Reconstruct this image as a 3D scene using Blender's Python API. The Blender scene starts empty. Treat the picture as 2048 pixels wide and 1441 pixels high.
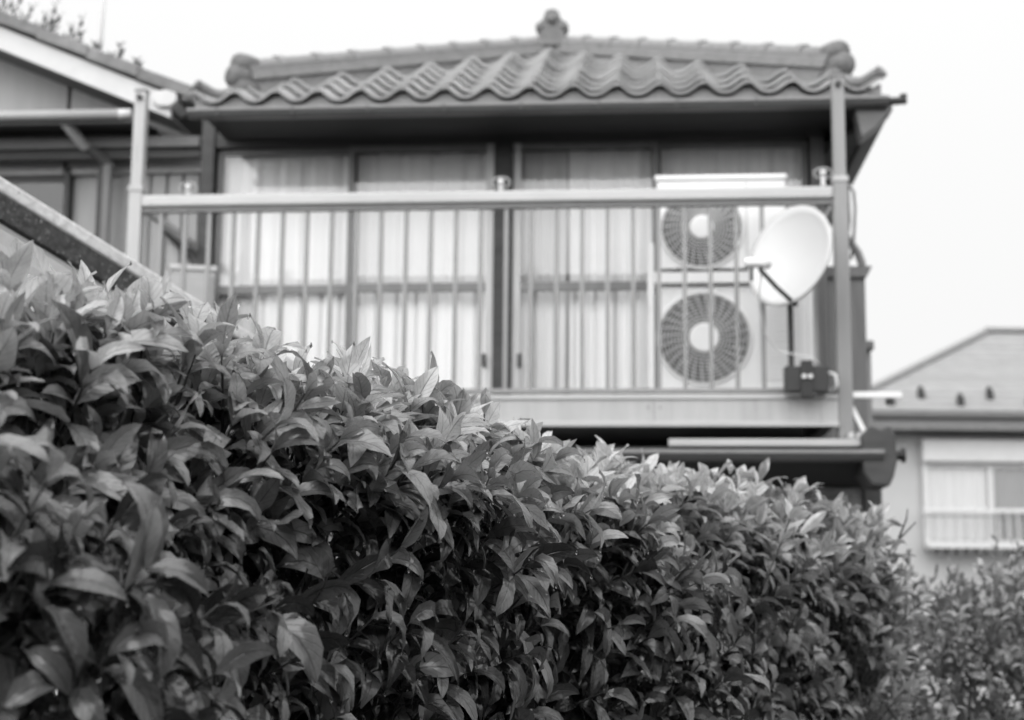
import bpy, bmesh, math, random
import numpy as np
from mathutils import Vector, Matrix

random.seed(7)
RNG = np.random.default_rng(11)
sc = bpy.context.scene
COL = sc.collection
R = math.radians

# ------------------------------------------------------------------ camera
LENS_PX = 3033.0                       # focal length in pixels of a 2048 px wide frame
cam_d = bpy.data.cameras.new('camera')
cam = bpy.data.objects.new('camera', cam_d)
COL.objects.link(cam)
cam_d.sensor_width = 36.0
cam_d.lens = 36.0 * LENS_PX / 2048.0
cam_d.clip_start = 0.05
cam_d.clip_end = 2000.0
PITCH, ROLL = R(8.6), R(0.53)
CAMP = Vector((0, 0, 1.6))
r0 = Vector((1, 0, 0)); u0 = Vector((0, -math.sin(PITCH), math.cos(PITCH)))
FW = Vector((0, math.cos(PITCH), math.sin(PITCH)))
RT = r0 * math.cos(ROLL) + u0 * math.sin(ROLL)
UP = -r0 * math.sin(ROLL) + u0 * math.cos(ROLL)
cam.matrix_world = Matrix(((RT.x, UP.x, -FW.x, CAMP.x), (RT.y, UP.y, -FW.y, CAMP.y),
                           (RT.z, UP.z, -FW.z, CAMP.z), (0, 0, 0, 1)))
cam_d.dof.use_dof = True
cam_d.dof.focus_distance = 2.55
cam_d.dof.aperture_fstop = 3.9
cam_d.dof.aperture_blades = 9
sc.camera = cam

# ------------------------------------------------------------------ sky, sun, exposure
world = bpy.data.worlds.new('World'); sc.world = world; world.use_nodes = True
wn = world.node_tree; wn.nodes.clear()
w_out = wn.nodes.new('ShaderNodeOutputWorld'); w_bg = wn.nodes.new('ShaderNodeBackground')
w_sky = wn.nodes.new('ShaderNodeTexSky'); w_sky.sky_type = 'NISHITA'; w_sky.sun_disc = False
SUN_EL, SUN_AZ = R(27), R(197)          # azimuth clockwise from +Y
w_sky.sun_elevation = SUN_EL; w_sky.sun_rotation = SUN_AZ
w_sky.air_density = 1.0; w_sky.dust_density = 5.0
w_bw = wn.nodes.new('ShaderNodeRGBToBW')
w_mix = wn.nodes.new('ShaderNodeMix'); w_mix.data_type = 'FLOAT'
w_mix.inputs[0].default_value = 0.97    # closed rain cloud: almost all of it even grey
# overcast luminance: even near the horizon, brighter towards the zenith
w_tc = wn.nodes.new('ShaderNodeTexCoord'); w_sep = wn.nodes.new('ShaderNodeSeparateXYZ')
w_sq = wn.nodes.new('ShaderNodeMath'); w_sq.operation = 'POWER'; w_sq.inputs[1].default_value = 2.0
w_ma = wn.nodes.new('ShaderNodeMath'); w_ma.operation = 'MULTIPLY_ADD'
SKY_L = 2.75
w_ma.inputs[1].default_value = SKY_L * 0.7; w_ma.inputs[2].default_value = SKY_L
w_cl = wn.nodes.new('ShaderNodeMath'); w_cl.operation = 'MAXIMUM'; w_cl.inputs[1].default_value = 0.0
wn.links.new(w_tc.outputs['Generated'], w_sep.inputs[0]); wn.links.new(w_sep.outputs[2], w_cl.inputs[0])
wn.links.new(w_cl.outputs[0], w_sq.inputs[0]); wn.links.new(w_sq.outputs[0], w_ma.inputs[0])
wn.links.new(w_ma.outputs[0], w_mix.inputs[3])
wn.links.new(w_sky.outputs[0], w_bw.inputs[0]); wn.links.new(w_bw.outputs[0], w_mix.inputs[2])
wn.links.new(w_mix.outputs[0], w_bg.inputs[0]); wn.links.new(w_bg.outputs[0], w_out.inputs[0])
w_bg.inputs[1].default_value = 0.1
sun_d = bpy.data.lights.new('sun', 'SUN'); sun = bpy.data.objects.new('sun', sun_d); COL.objects.link(sun)
sun_d.energy = 1.5; sun_d.angle = R(105); sun_d.color = (1, 1, 1)
sdir = Vector((math.sin(SUN_AZ) * math.cos(SUN_EL), math.cos(SUN_AZ) * math.cos(SUN_EL), math.sin(SUN_EL)))
sun.rotation_euler = sdir.to_track_quat('Z', 'Y').to_euler()
sun.location = (0, 0, 30)
sc.view_settings.view_transform = 'Standard'; sc.view_settings.look = 'None'
sc.view_settings.exposure = 1.75; sc.view_settings.gamma = 1.0; sc.view_settings.use_curve_mapping = False
sc.render.engine = 'CYCLES'
sc.cycles.use_denoising = True
sc.cycles.max_bounces = 6; sc.cycles.diffuse_bounces = 3; sc.cycles.glossy_bounces = 3; sc.cycles.transmission_bounces = 5; sc.cycles.transparent_max_bounces = 10
sc.cycles.use_adaptive_sampling = True; sc.cycles.adaptive_threshold = 0.02
sc.cycles.sample_clamp_indirect = 6.0
sc.cycles.caustics_reflective = False; sc.cycles.caustics_refractive = False

# ------------------------------------------------------------------ materials (all grey: the photograph is black and white)
MATS = {}
def mat(name, v, rough=0.6, var=0.12, scale=6.0, stretch=(1, 1, 1), bump=0.0, spec=0.4, metal=0.0,
        rnd=0.0, dirt=None, coat=0.0, trans=0.0):
    m = bpy.data.materials.new(name); m.use_nodes = True; MATS[name] = m
    nt = m.node_tree; N = nt.nodes; Lk = nt.links
    b = N['Principled BSDF']
    b.inputs['Roughness'].default_value = rough
    b.inputs['Specular IOR Level'].default_value = spec
    b.inputs['Metallic'].default_value = metal
    if coat: b.inputs['Coat Weight'].default_value = coat; b.inputs['Coat Roughness'].default_value = 0.15
    tc = N.new('ShaderNodeTexCoord'); mp = N.new('ShaderNodeMapping')
    mp.inputs['Scale'].default_value = stretch
    Lk.new(tc.outputs['Object'], mp.inputs[0])
    nz = N.new('ShaderNodeTexNoise'); nz.inputs['Scale'].default_value = scale
    nz.inputs['Detail'].default_value = 6; nz.inputs['Roughness'].default_value = 0.62
    Lk.new(mp.outputs[0], nz.inputs['Vector'])
    mr = N.new('ShaderNodeMapRange')
    mr.inputs[1].default_value = 0.3; mr.inputs[2].default_value = 0.7
    mr.inputs[3].default_value = v * (1 - var); mr.inputs[4].default_value = v * (1 + var)
    Lk.new(nz.outputs[0], mr.inputs[0]); val = mr.outputs[0]
    if rnd:
        oi = N.new('ShaderNodeObjectInfo'); r2 = N.new('ShaderNodeMapRange')
        r2.inputs[3].default_value = 1 - rnd; r2.inputs[4].default_value = 1 + rnd
        Lk.new(oi.outputs['Random'], r2.inputs[0])
        mu = N.new('ShaderNodeMath'); mu.operation = 'MULTIPLY'
        Lk.new(val, mu.inputs[0]); Lk.new(r2.outputs[0], mu.inputs[1]); val = mu.outputs[0]
    if dirt:                                # (colour, scale, threshold, stretch): stains and moss with a shape of their own
        mp2 = N.new('ShaderNodeMapping'); mp2.inputs['Scale'].default_value = dirt[3]
        Lk.new(tc.outputs['Object'], mp2.inputs[0])
        n2 = N.new('ShaderNodeTexNoise'); n2.inputs['Scale'].default_value = dirt[1]; n2.inputs['Detail'].default_value = 8
        n2.inputs['Roughness'].default_value = 0.7
        Lk.new(mp2.outputs[0], n2.inputs['Vector'])
        r3 = N.new('ShaderNodeMapRange'); r3.inputs[1].default_value = dirt[2]; r3.inputs[2].default_value = dirt[2] + 0.12
        Lk.new(n2.outputs[0], r3.inputs[0])
        mx = N.new('ShaderNodeMix'); mx.data_type = 'FLOAT'
        Lk.new(r3.outputs[0], mx.inputs[0]); Lk.new(val, mx.inputs[2]); mx.inputs[3].default_value = dirt[0]; val = mx.outputs[0]
    Lk.new(val, b.inputs['Base Color'])
    if bump:
        bp = N.new('ShaderNodeBump'); bp.inputs['Strength'].default_value = bump; bp.inputs['Distance'].default_value = 0.01
        Lk.new(nz.outputs[0], bp.inputs['Height']); Lk.new(bp.outputs[0], b.inputs['Normal'])
    if trans:
        out = N['Material Output']; tr = N.new('ShaderNodeBsdfTranslucent'); ms = N.new('ShaderNodeMixShader')
        Lk.new(val, tr.inputs[0]); ms.inputs[0].default_value = trans
        Lk.new(b.outputs[0], ms.inputs[1]); Lk.new(tr.outputs[0], ms.inputs[2]); Lk.new(ms.outputs[0], out.inputs[0])
    return m

mat('ground', 0.07, 0.8, 0.25, 0.8, bump=0.3)
mat('tile', 0.35, 0.30, 0.10, 8, rnd=0.14, spec=0.5, dirt=(0.30, 6, 0.62, (1, 1, 1)))
mat('ridge', 0.20, 0.45, 0.2, 12, rnd=0.15, spec=0.5, dirt=(0.10, 12, 0.56, (1, 1, 1)))
mat('oni', 0.12, 0.5, 0.25, 16, bump=0.3)
mat('gutter', 0.11, 0.4, 0.15, 8, (0.4, 3, 3))
mat('dark_wood', 0.045, 0.6, 0.3, 9, (0.3, 3, 3), bump=0.2)
mat('soffit', 0.03, 0.7, 0.25, 6, (0.4, 4, 1))
mat('siding_dark', 0.15, 0.6, 0.25, 5, (6, 6, 0.3))
mat('plaster', 0.30, 0.85, 0.1, 5, bump=0.25, dirt=(0.22, 2.5, 0.6, (3, 3, 0.4)))
mat('alu_shaded', 0.22, 0.42, 0.1, 5, (3, 3, 0.4), spec=0.5)  # right post's copy of the metal, its shaded look put into the colour
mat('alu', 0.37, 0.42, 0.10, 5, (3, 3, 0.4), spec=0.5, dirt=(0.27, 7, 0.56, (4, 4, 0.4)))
mat('alu_rail', 0.40, 0.4, 0.08, 5, (0.5, 3, 3), spec=0.5, dirt=(0.33, 5, 0.6, (1, 3, 3)))
mat('alu_bal', 0.22, 0.42, 0.1, 5, (3, 3, 0.5), spec=0.5)
mat('sash', 0.20, 0.45, 0.1, 5, (3, 3, 0.4))
mat('sash_light', 0.58, 0.45, 0.1, 5, (3, 3, 0.4))
mat('curtain', 0.90, 0.9, 0.04, 3, (8, 8, 0.3), spec=0.1, trans=0.06)
mat('curtain_soft', 0.88, 0.9, 0.05, 3, (8, 8, 0.3), spec=0.1, trans=0.06)
mat('curtain_grey', 0.64, 0.9, 0.12, 3, (8, 8, 0.3), spec=0.1, trans=0.1)
mat('curtain_dim', 0.16, 0.9, 0.15, 3, (8, 8, 0.3), spec=0.1)
mat('curtain_far', 0.52, 0.9, 0.12, 3, (8, 8, 0.3), spec=0.1)
mat('trim_white', 0.52, 0.5, 0.08, 4, dirt=(0.42, 5, 0.6, (1, 1, 1)))
mat('room', 0.5, 0.9)
mat('white_paint', 0.70, 0.45, 0.06, 4, dirt=(0.55, 5, 0.62, (1, 1, 1)))
mat('ac_body', 0.68, 0.45, 0.05, 4, (1, 1, 0.4), dirt=(0.56, 4, 0.62, (3, 3, 0.5)))
mat('ac_wire', 0.50, 0.5, 0.06)
mat('ac_dark', 0.05, 0.6, 0.1)
mat('ac_blade', 0.10, 0.5, 0.1)
mat('dish', 0.50, 0.4, 0.03, 3, spec=0.4)
mat('black', 0.02, 0.5, 0.2)
mat('black_plastic', 0.025, 0.4, 0.2)
mat('wall_left', 0.36, 0.75, 0.12, 5, (3, 3, 0.4), dirt=(0.24, 3, 0.6, (3, 3, 0.3)))
mat('gable_board', 0.42, 0.75, 0.08, 5, (3, 3, 0.4))
mat('slate_left', 0.17, 0.65, 0.25, 12, bump=0.3, rnd=0.15)
mat('wood_grey', 0.17, 0.7, 0.2, 8, (0.5, 3, 3))
mat('verge_cap', 0.62, 0.6, 0.22, 40, bump=0.4, dirt=(0.10, 70, 0.60, (1, 1, 1)))
mat('moss_board', 0.05, 0.8, 0.5, 50, bump=0.5, dirt=(0.40, 85, 0.57, (1, 1, 1)))
mat('poly', 0.80, 0.5, 0.10, 6, trans=0.35)
mat('far_wall', 0.43, 0.85, 0.05, 1.5, bump=0.1)
mat('far_roof', 0.27, 0.7, 0.1, 4, rnd=0.05)
mat('far_trim', 0.24, 0.6, 0.06)
mat('far_white', 0.55, 0.5, 0.05)
mat('bark', 0.07, 0.8, 0.3, 30, (1, 1, 0.3), bump=0.4)
mat('weed', 0.05, 0.6, 0.3, 20, trans=0.15)
mat('cabinet', 0.42, 0.55, 0.08, 5, (1, 1, 4))
mat('cable', 0.25, 0.5, 0.1)

def glass_mat(name, tint, rough=0.02):
    m = bpy.data.materials.new(name); m.use_nodes = True; MATS[name] = m
    nt = m.node_tree; N = nt.nodes; N.remove(N['Principled BSDF'])
    t = N.new('ShaderNodeBsdfTransparent'); t.inputs[0].default_value = (tint, tint, tint, 1)
    g = N.new('ShaderNodeBsdfGlossy'); g.inputs['Roughness'].default_value = rough
    lw_ = N.new('ShaderNodeLayerWeight'); lw_.inputs[0].default_value = 0.5      # Schlick fresnel, the same from both faces
    pw = N.new('ShaderNodeMath'); pw.operation = 'POWER'; pw.inputs[1].default_value = 5.0
    fr = N.new('ShaderNodeMath'); fr.operation = 'MULTIPLY_ADD'; fr.inputs[1].default_value = 0.95; fr.inputs[2].default_value = 0.045
    ms = N.new('ShaderNodeMixShader')
    nt.links.new(lw_.outputs['Facing'], pw.inputs[0]); nt.links.new(pw.outputs[0], fr.inputs[0])
    nt.links.new(fr.outputs[0], ms.inputs[0]); nt.links.new(t.outputs[0], ms.inputs[1]); nt.links.new(g.outputs[0], ms.inputs[2])
    nt.links.new(ms.outputs[0], N['Material Output'].inputs[0])
glass_mat('pane', 0.98)
glass_mat('pane_dim', 0.75)
m = bpy.data.materials.new('water'); m.use_nodes = True; MATS['water'] = m
b = m.node_tree.nodes['Principled BSDF']; b.inputs['Transmission Weight'].default_value = 1.0
b.inputs['Roughness'].default_value = 0.0; b.inputs['IOR'].default_value = 1.33

def leaf_mat(name, v_dark, v_pale, rough, trans):
    """Leaf: UV u across, v along. Attribute leaf_tone (0 dark .. 1 pale); midrib and side veins, wet gloss."""
    m = bpy.data.materials.new(name); m.use_nodes = True; MATS[name] = m
    nt = m.node_tree; N = nt.nodes; Lk = nt.links; b = N['Principled BSDF']
    def math_(op, a, c=None, clamp=False):
        n = N.new('ShaderNodeMath'); n.operation = op; n.use_clamp = clamp
        for i, q in enumerate((a, c)):
            if q is None: continue
            if isinstance(q, (int, float)): n.inputs[i].default_value = q
            else: Lk.new(q, n.inputs[i])
        return n.outputs[0]
    uv = N.new('ShaderNodeUVMap'); uv.uv_map = 'UVMap'
    sp = N.new('ShaderNodeSeparateXYZ'); Lk.new(uv.outputs[0], sp.inputs[0])
    au = math_('ABSOLUTE', math_('SUBTRACT', sp.outputs[0], 0.5))          # 0 midrib .. 0.5 edge
    rib = math_('SUBTRACT', 1.0, math_('DIVIDE', au, 0.05), True)
    ph = math_('MULTIPLY', math_('SUBTRACT', sp.outputs[1], math_('MULTIPLY', au, 0.45)), 9.0)
    fr = math_('ABSOLUTE', math_('SUBTRACT', math_('FRACT', ph), 0.5))
    vein = math_('SUBTRACT', 1.0, math_('DIVIDE', fr, 0.10), True)
    veins = math_('MAXIMUM', rib, math_('MULTIPLY', vein, 0.55))
    at = N.new('ShaderNodeAttribute'); at.attribute_name = 'leaf_tone'
    tc = N.new('ShaderNodeTexCoord')
    nz = N.new('ShaderNodeTexNoise'); nz.inputs['Scale'].default_value = 38; nz.inputs['Detail'].default_value = 5
    Lk.new(tc.outputs['Object'], nz.inputs['Vector'])
    base = N.new('ShaderNodeMapRange'); base.inputs[3].default_value = v_dark; base.inputs[4].default_value = v_pale
    Lk.new(at.outputs['Fac'], base.inputs[0])
    mot = N.new('ShaderNodeMapRange'); mot.inputs[1].default_value = 0.3; mot.inputs[2].default_value = 0.7
    mot.inputs[3].default_value = 0.82; mot.inputs[4].default_value = 1.15
    Lk.new(nz.outputs[0], mot.inputs[0])
    col = math_('MULTIPLY', base.outputs[0], mot.outputs[0])
    col = math_('MULTIPLY', col, math_('SUBTRACT', 1.0, math_('MULTIPLY', veins, 0.55)))
    Lk.new(col, b.inputs['Base Color'])
    b.inputs['Specular IOR Level'].default_value = 0.6
    b.inputs['Coat Weight'].default_value = 0.8; b.inputs['Coat Roughness'].default_value = 0.10
    rg = N.new('ShaderNodeMapRange'); rg.inputs[1].default_value = 0.35; rg.inputs[2].default_value = 0.65
    rg.inputs[3].default_value = rough - 0.12; rg.inputs[4].default_value = rough + 0.15
    Lk.new(nz.outputs[0], rg.inputs[0]); Lk.new(rg.outputs[0], b.inputs['Roughness'])
    bp = N.new('ShaderNodeBump'); bp.inputs['Strength'].default_value = 0.5; bp.inputs['Distance'].default_value = 0.002
    hh = math_('SUBTRACT', math_('MULTIPLY', nz.outputs[0], 0.7), veins)
    Lk.new(hh, bp.inputs['Height']); Lk.new(bp.outputs[0], b.inputs['Normal'])
    tr = N.new('ShaderNodeBsdfTranslucent'); Lk.new(math_('MULTIPLY', col, 1.3), tr.inputs[0])
    ms = N.new('ShaderNodeMixShader'); ms.inputs[0].default_value = trans
    Lk.new(b.outputs[0], ms.inputs[1]); Lk.new(tr.outputs[0], ms.inputs[2]); Lk.new(ms.outputs[0], N['Material Output'].inputs[0])
leaf_mat('leaf', 0.028, 0.62, 0.26, 0.32)  # hedge range: leaf age plus top light and inner shade painted in
leaf_mat('leaf_shrub', 0.05, 0.50, 0.38, 0.25)

# ------------------------------------------------------------------ mesh helpers
class MB:
    """Collects shapes; build() links them as one mesh object."""
    def __init__(s): s.v = []; s.f = []
    def add(s, vs, fs):
        o = len(s.v); s.v += [tuple(q) for q in vs]; s.f += [tuple(i + o for i in q) for q in fs]; return s
    def box(s, x0, x1, y0, y1, z0, z1):
        return s.add([(x0, y0, z0), (x1, y0, z0), (x1, y1, z0), (x0, y1, z0), (x0, y0, z1), (x1, y0, z1), (x1, y1, z1), (x0, y1, z1)],
                     [(0, 3, 2, 1), (4, 5, 6, 7), (0, 1, 5, 4), (1, 2, 6, 5), (2, 3, 7, 6), (3, 0, 4, 7)])
    def bar(s, a, b, w, h, up=(0, 0, 1)):
        """square bar from a to b: w across, h along 'up'"""
        a = Vector(a); b = Vector(b); d = (b - a).normalized(); u = Vector(up)
        sd = d.cross(u).normalized(); u = sd.cross(d).normalized()
        vs = [p + sd * (w / 2 * i) + u * (h / 2 * j) for p in (a, b) for i, j in ((-1, -1), (1, -1), (1, 1), (-1, 1))]
        return s.add(vs, [(3, 2, 1, 0), (4, 5, 6, 7), (0, 1, 5, 4), (1, 2, 6, 5), (2, 3, 7, 6), (3, 0, 4, 7)])
    def tube(s, path, rad, n=10, cap=True):
        path = [Vector(q) for q in path]
        if isinstance(rad, (int, float)): rad = [rad] * len(path)
        rings = []; prev = None
        for i, q in enumerate(path):
            t = (path[min(i + 1, len(path) - 1)] - path[max(i - 1, 0)]).normalized()
            if prev is None:
                ref = Vector((0, 0, 1)) if abs(t.z) < 0.9 else Vector((1, 0, 0))
                u = t.cross(ref).normalized()
            else:
                u = (prev - t * prev.dot(t)).normalized()
            prev = u; w = t.cross(u)
            rings.append([q + (u * math.cos(k * 2 * math.pi / n) + w * math.sin(k * 2 * math.pi / n)) * rad[i] for k in range(n)])
        vs = [q for rg in rings for q in rg]; fs = []
        for i in range(len(rings) - 1):
            for k in range(n):
                fs.append((i * n + k, i * n + (k + 1) % n, (i + 1) * n + (k + 1) % n, (i + 1) * n + k))
        if cap: fs += [tuple(range(n - 1, -1, -1)), tuple(range((len(rings) - 1) * n, len(rings) * n))]
        return s.add(vs, fs)
    def prism(s, prof, fn0, fn1):
        """profile of 2-D points carried to 3-D by fn0 (front) and fn1 (back)"""
        n = len(prof); vs = [fn0(*q) for q in prof] + [fn1(*q) for q in prof]
        fs = [tuple(range(n)), tuple(range(2 * n - 1, n - 1, -1))] + [(i, i + n, (i + 1) % n + n, (i + 1) % n) for i in range(n)]
        return s.add(vs, fs)
    def mesh(s, name, smooth=False):
        me = bpy.data.meshes.new(name); me.from_pydata(s.v, [], s.f); me.update()
        bm = bmesh.new(); bm.from_mesh(me); bmesh.ops.recalc_face_normals(bm, faces=bm.faces); bm.to_mesh(me); bm.free()
        if smooth: me.polygons.foreach_set('use_smooth', [True] * len(me.polygons))
        return me

def mesh_obj(name, me, material, parent=None, loc=(0, 0, 0), bevel=0.0, smooth_angle=None):
    o = bpy.data.objects.new(name, me); COL.objects.link(o)
    if material and not me.materials: me.materials.append(MATS[material])
    o.parent = parent; o.location = loc
    if bevel:
        md = o.modifiers.new('edge', 'BEVEL'); md.width = bevel; md.segments = 2; md.limit_method = 'ANGLE'
    return o
def tag(o, label, cat, group=None):
    o['label'] = label; o['category'] = cat
    if group: o['group'] = group
    return o
HOUSE_YAW = R(5.0)
HM = Matrix.Translation((-1.97875, 7.76184, 0)) @ Matrix.Rotation(-HOUSE_YAW, 4, 'Z')   # house frame: x along the front, y into depth
IDM = Matrix.Identity(4)
def thing(name, base, label, cat, frame=None, group=None):
    frame = HM if frame is None else frame
    o = bpy.data.objects.new(name, None); COL.objects.link(o)
    o.empty_display_size = 0.1
    o.matrix_world = frame @ Matrix.Translation(base)
    o['_b'] = tuple(base)
    return tag(o, label, cat, group)
def part(name, mb, material, parent, bevel=0.0, smooth=False, label=None):
    """a part whose mesh is written in the frame of its thing"""
    me = mb if isinstance(mb, bpy.types.Mesh) else mb.mesh(name, smooth)
    loc = (0, 0, 0)
    if parent is not None and parent.type == 'EMPTY':
        loc = tuple(-q for q in parent['_b'])
    o = mesh_obj(name, me, material, parent, loc, bevel)
    if label: o['label'] = label
    return o
def box(*a): return MB().box(*a)

# ------------------------------------------------------------------ ground
gm = MB(); gm.add([(-400, -400, 0), (400, -400, 0), (400, 800, 0), (-400, 800, 0)], [(0, 1, 2, 3)])
g = mesh_obj('ground', gm.mesh('ground'), 'ground'); g['kind'] = 'structure'

# two dark walls added out of view, to shade the hedge's front face
mat('shade_wall', 0.07, 0.7, 0.2, 3)
for x0_, x1_, y0_, y1_, h_ in ((2.5, 2.9, -2.2, 1.9, 6.0), (-4.0, 2.9, -2.7, -2.203, 3.6)):
    wo = mesh_obj('added_shade_wall', box(x0_, x1_, y0_, y1_, 0, h_).mesh('added_shade_wall'), 'shade_wall'); wo['kind'] = 'structure'

# ================================================================== MAIN HOUSE
house = thing('house', (1.9, 1.0, 0), 'two storey house with curved clay tile roof, dark eaves and wide curtained windows', 'house')
# upper storey walls (front wall in pieces round the two window openings)
WY = 1.0
fw = MB()
fw.box(0.03, 0.105, WY, WY + 0.14, 2.40, 4.40)          # corner post left
fw.box(3.605, 3.69, WY, WY + 0.14, 2.40, 4.40)          # corner post right
fw.box(0.108, 3.602, WY + 0.02, WY + 0.14, 4.194, 4.40)  # lintel
fw.box(0.108, 3.602, WY + 0.01, WY + 0.14, 2.40, 2.60)  # under the sills
part('wall', fw, 'dark_wood', house)
part('pillar', box(1.785, 1.89, WY - 0.012, WY + 0.13, 2.603, 4.187), 'dark_wood', house, 0.004)
part('wall', box(3.60, 3.685, WY + 0.142, 6.3, 2.40, 4.40), 'siding_dark', house)
part('wall', box(0.03, 0.10, WY + 0.142, 6.3, 2.40, 4.40), 'siding_dark', house)
part('wall', box(0.103, 3.597, 6.2, 6.3, 2.40, 4.40), 'siding_dark', house)
part('floor', box(0.103, 3.597, WY + 0.145, 6.195, 2.50, 2.595), 'room', house)
part('ceiling', box(0.103, 3.597, WY + 0.145, 6.195, 4.32, 4.36), 'room', house)
part('partition', box(0.103, 3.597, 3.0, 3.08, 2.598, 4.317), 'room', house)
# the siding of the right front corner: vertical strips
for i in range(3):
    part('siding_strip', box(3.612 + i * 0.026, 3.632 + i * 0.026, WY - 0.016, WY - 0.001, 2.42, 4.185), 'siding_dark', house)

# windows: each sliding sash is a part with frame, panes; curtains hang behind
def sash(x0, x1, y, ztop, light_side):
    z0, z1, zm = 2.60, ztop, 3.335
    fm = MB(); t = 0.034
    if light_side != 'l': fm.box(x0, x0 + t, y, y + 0.03, z0, z1)
    if light_side != 'r': fm.box(x1 - t, x1, y, y + 0.03, z0, z1)
    fm.box(x0 + t, x1 - t, y + 0.002, y + 0.028, z0, z0 + 0.07)
    fm.box(x0 + t, x1 - t, y + 0.002, y + 0.028, z1 - 0.035, z1)
    fm.box(x0 + t, x1 - t, y + 0.002, y + 0.028, zm - 0.027, zm + 0.027)
    w = part('window', fm, 'sash', house, 0.003)
    if light_side == 'l': part('stile', box(x0 - 0.012, x0 + t, y, y + 0.03, z0, z1), 'sash_light', w, 0.003, label='pale meeting stile')
    if light_side == 'r': part('stile', box(x1 - t, x1 + 0.012, y, y + 0.03, z0, z1), 'sash_light', w, 0.003, label='pale meeting stile')
    part('pane', box(x0 + t, x1 - t, y + 0.012, y + 0.017, z0 + 0.07, zm - 0.027), 'pane', w)
    part('pane', box(x0 + t, x1 - t, y + 0.012, y + 0.017, zm + 0.027, z1 - 0.035), 'pane', w)
    return w
sash(0.110, 0.945, 1.07, 4.192, '')
sash(0.915, 1.770, 1.03, 4.192, 'r')
sash(1.905, 2.740, 1.03, 4.192, 'l')
sash(2.715, 3.600, 1.07, 4.192, '')
part('latch', box(1.725, 1.745, 1.005, 1.03, 2.86, 2.94), 'black', house, 0.004)
part('latch', box(1.93, 1.95, 1.005, 1.03, 2.86, 2.94), 'black', house, 0.004)

def curtain(x0, x1, label, material='curtain', y=1.135, z0=2.62, z1=4.17, amp=0.009, n=9, seed=0, frame=None):
    rr = random.Random(seed); cols = n * 10; rows = 6
    ph = [rr.uniform(0, 6.28) for _ in range(4)]
    vs = []; fs = []
    for j in range(rows + 1):
        v = j / rows
        for i in range(cols + 1):
            u = i / cols
            a = amp * (0.7 + 0.5 * (1 - v)) * (0.6 * math.sin(u * n * 6.283 + ph[0] + 1.6 * math.sin(u * 5 + ph[1]) + 0.3 * v)
                       + 0.7 * math.sin(u * n * 0.41 * 6.28 + ph[2] + 0.2 * v) + 0.25 * math.sin(u * n * 1.7 * 6.28 + ph[1] + 2 * math.sin(u * 7 + ph[3])))
            vs.append((x0 + (x1 - x0) * u + 0.006 * math.sin(v * 3 + u * 20 + ph[3]), a, z0 + (z1 - z0) * v))
    for j in range(rows):
        for i in range(cols):
            q = j * (cols + 1) + i; fs.append((q, q + 1, q + cols + 2, q + cols + 1))
    vs = [(p[0] - (x0 + x1) / 2, p[1], p[2] - z0) for p in vs]
    me = MB().add(vs, fs).mesh('curtain', True)
    o = mesh_obj('curtain', me, material)
    o.matrix_world = (HM if frame is None else frame) @ Matrix.Translation(((x0 + x1) / 2, y, z0))
    tag(o, label, 'curtain', 'curtains')
    return o
curtain(0.13, 0.93, 'bright white pleated curtain in the leftmost pane above the hedge', seed=1)
curtain(0.95, 1.76, 'white curtain in the pane left of the dark centre pillar', 'curtain_soft', seed=2, n=9, amp=0.012)
curtain(1.90, 2.20, 'grey narrow curtain bunched just right of the dark centre pillar', 'curtain_grey', seed=3, n=4)
curtain(2.215, 2.72, 'white curtain in the pane between centre pillar and air conditioners', 'curtain_soft', seed=4, n=7, amp=0.012)
curtain(2.75, 3.58, 'pleated curtain in the rightmost pane behind the air conditioners', seed=5, n=13)

# ---- roof: hipped, front slope a triangle of S-shaped tiles
EX0, EX1, EY, EZ = 0.165, 3.925, 0.42, 4.287
PT = 0.49                               # pitch
HALF = (EX1 - EX0) / 2
AX, AY, AZ = (EX0 + EX1) / 2, EY + HALF, EZ + PT * HALF
BY = 6.6
deck = MB()
dz = 0.03
deck.add([(EX0, EY, EZ - dz), (EX1, EY, EZ - dz), (AX, AY, AZ - dz), (EX1, BY, EZ - dz), (EX0, BY, EZ - dz), (AX, BY, AZ - dz),
          (EX0, EY, EZ - 0.045), (EX1, EY, EZ - 0.045), (EX1, BY, EZ - 0.045), (EX0, BY, EZ - 0.045)],
         [(0, 1, 2), (1, 3, 5, 2), (4, 0, 2, 5), (3, 4, 5), (6, 7, 1, 0), (7, 8, 3, 1), (9, 6, 0, 4), (8, 9, 4, 3), (9, 8, 7, 6)])
roof = part('roof', deck, 'soffit', house)
NCOL = 16; TW = (EX1 - EX0) / NCOL
ROWL = 0.232; TH = 0.020; TL = 0.275
sl = math.atan(PT)
def prof(u):                            # S profile: narrow crest at u=0, broad trough
    u = u % 1.0
    return 0.029 * (math.cos(2 * math.pi * (u ** 0.88)) + 0.13 * math.cos(4 * math.pi * (u ** 0.88)))
def tile_mesh(name='tile', nseg=12):
    vs = []; fs = []
    u0_, u1_ = -0.06, 1.02
    for k in range(2):                  # front, back
        yy = 0 if k == 0 else TL
        lift = 0.034 if k == 0 else 0.0
        for i in range(nseg + 1):
            u = u0_ + (u1_ - u0_) * i / nseg
            x = u * TW; z = prof(min(max(u, 0), 0.9999)) + lift
            if u < 0: z = prof(0.0) + lift - 0.010
            vs += [(x, yy, z), (x, yy, z - TH)]
    n2 = 2 * (nseg + 1)
    for i in range(nseg):
        a = 2 * i
        fs += [(a, a + 2, n2 + a + 2, n2 + a), (a + 1, n2 + a + 1, n2 + a + 3, a + 3), (a, a + 1, a + 3, a + 2)]
    fs += [(0, n2, n2 + 1, 1), (2 * nseg, 2 * nseg + 1, n2 + 2 * nseg + 1, n2 + 2 * nseg)]
    return MB().add(vs, fs)
tm_full = tile_mesh().mesh('tile', True)
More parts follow.
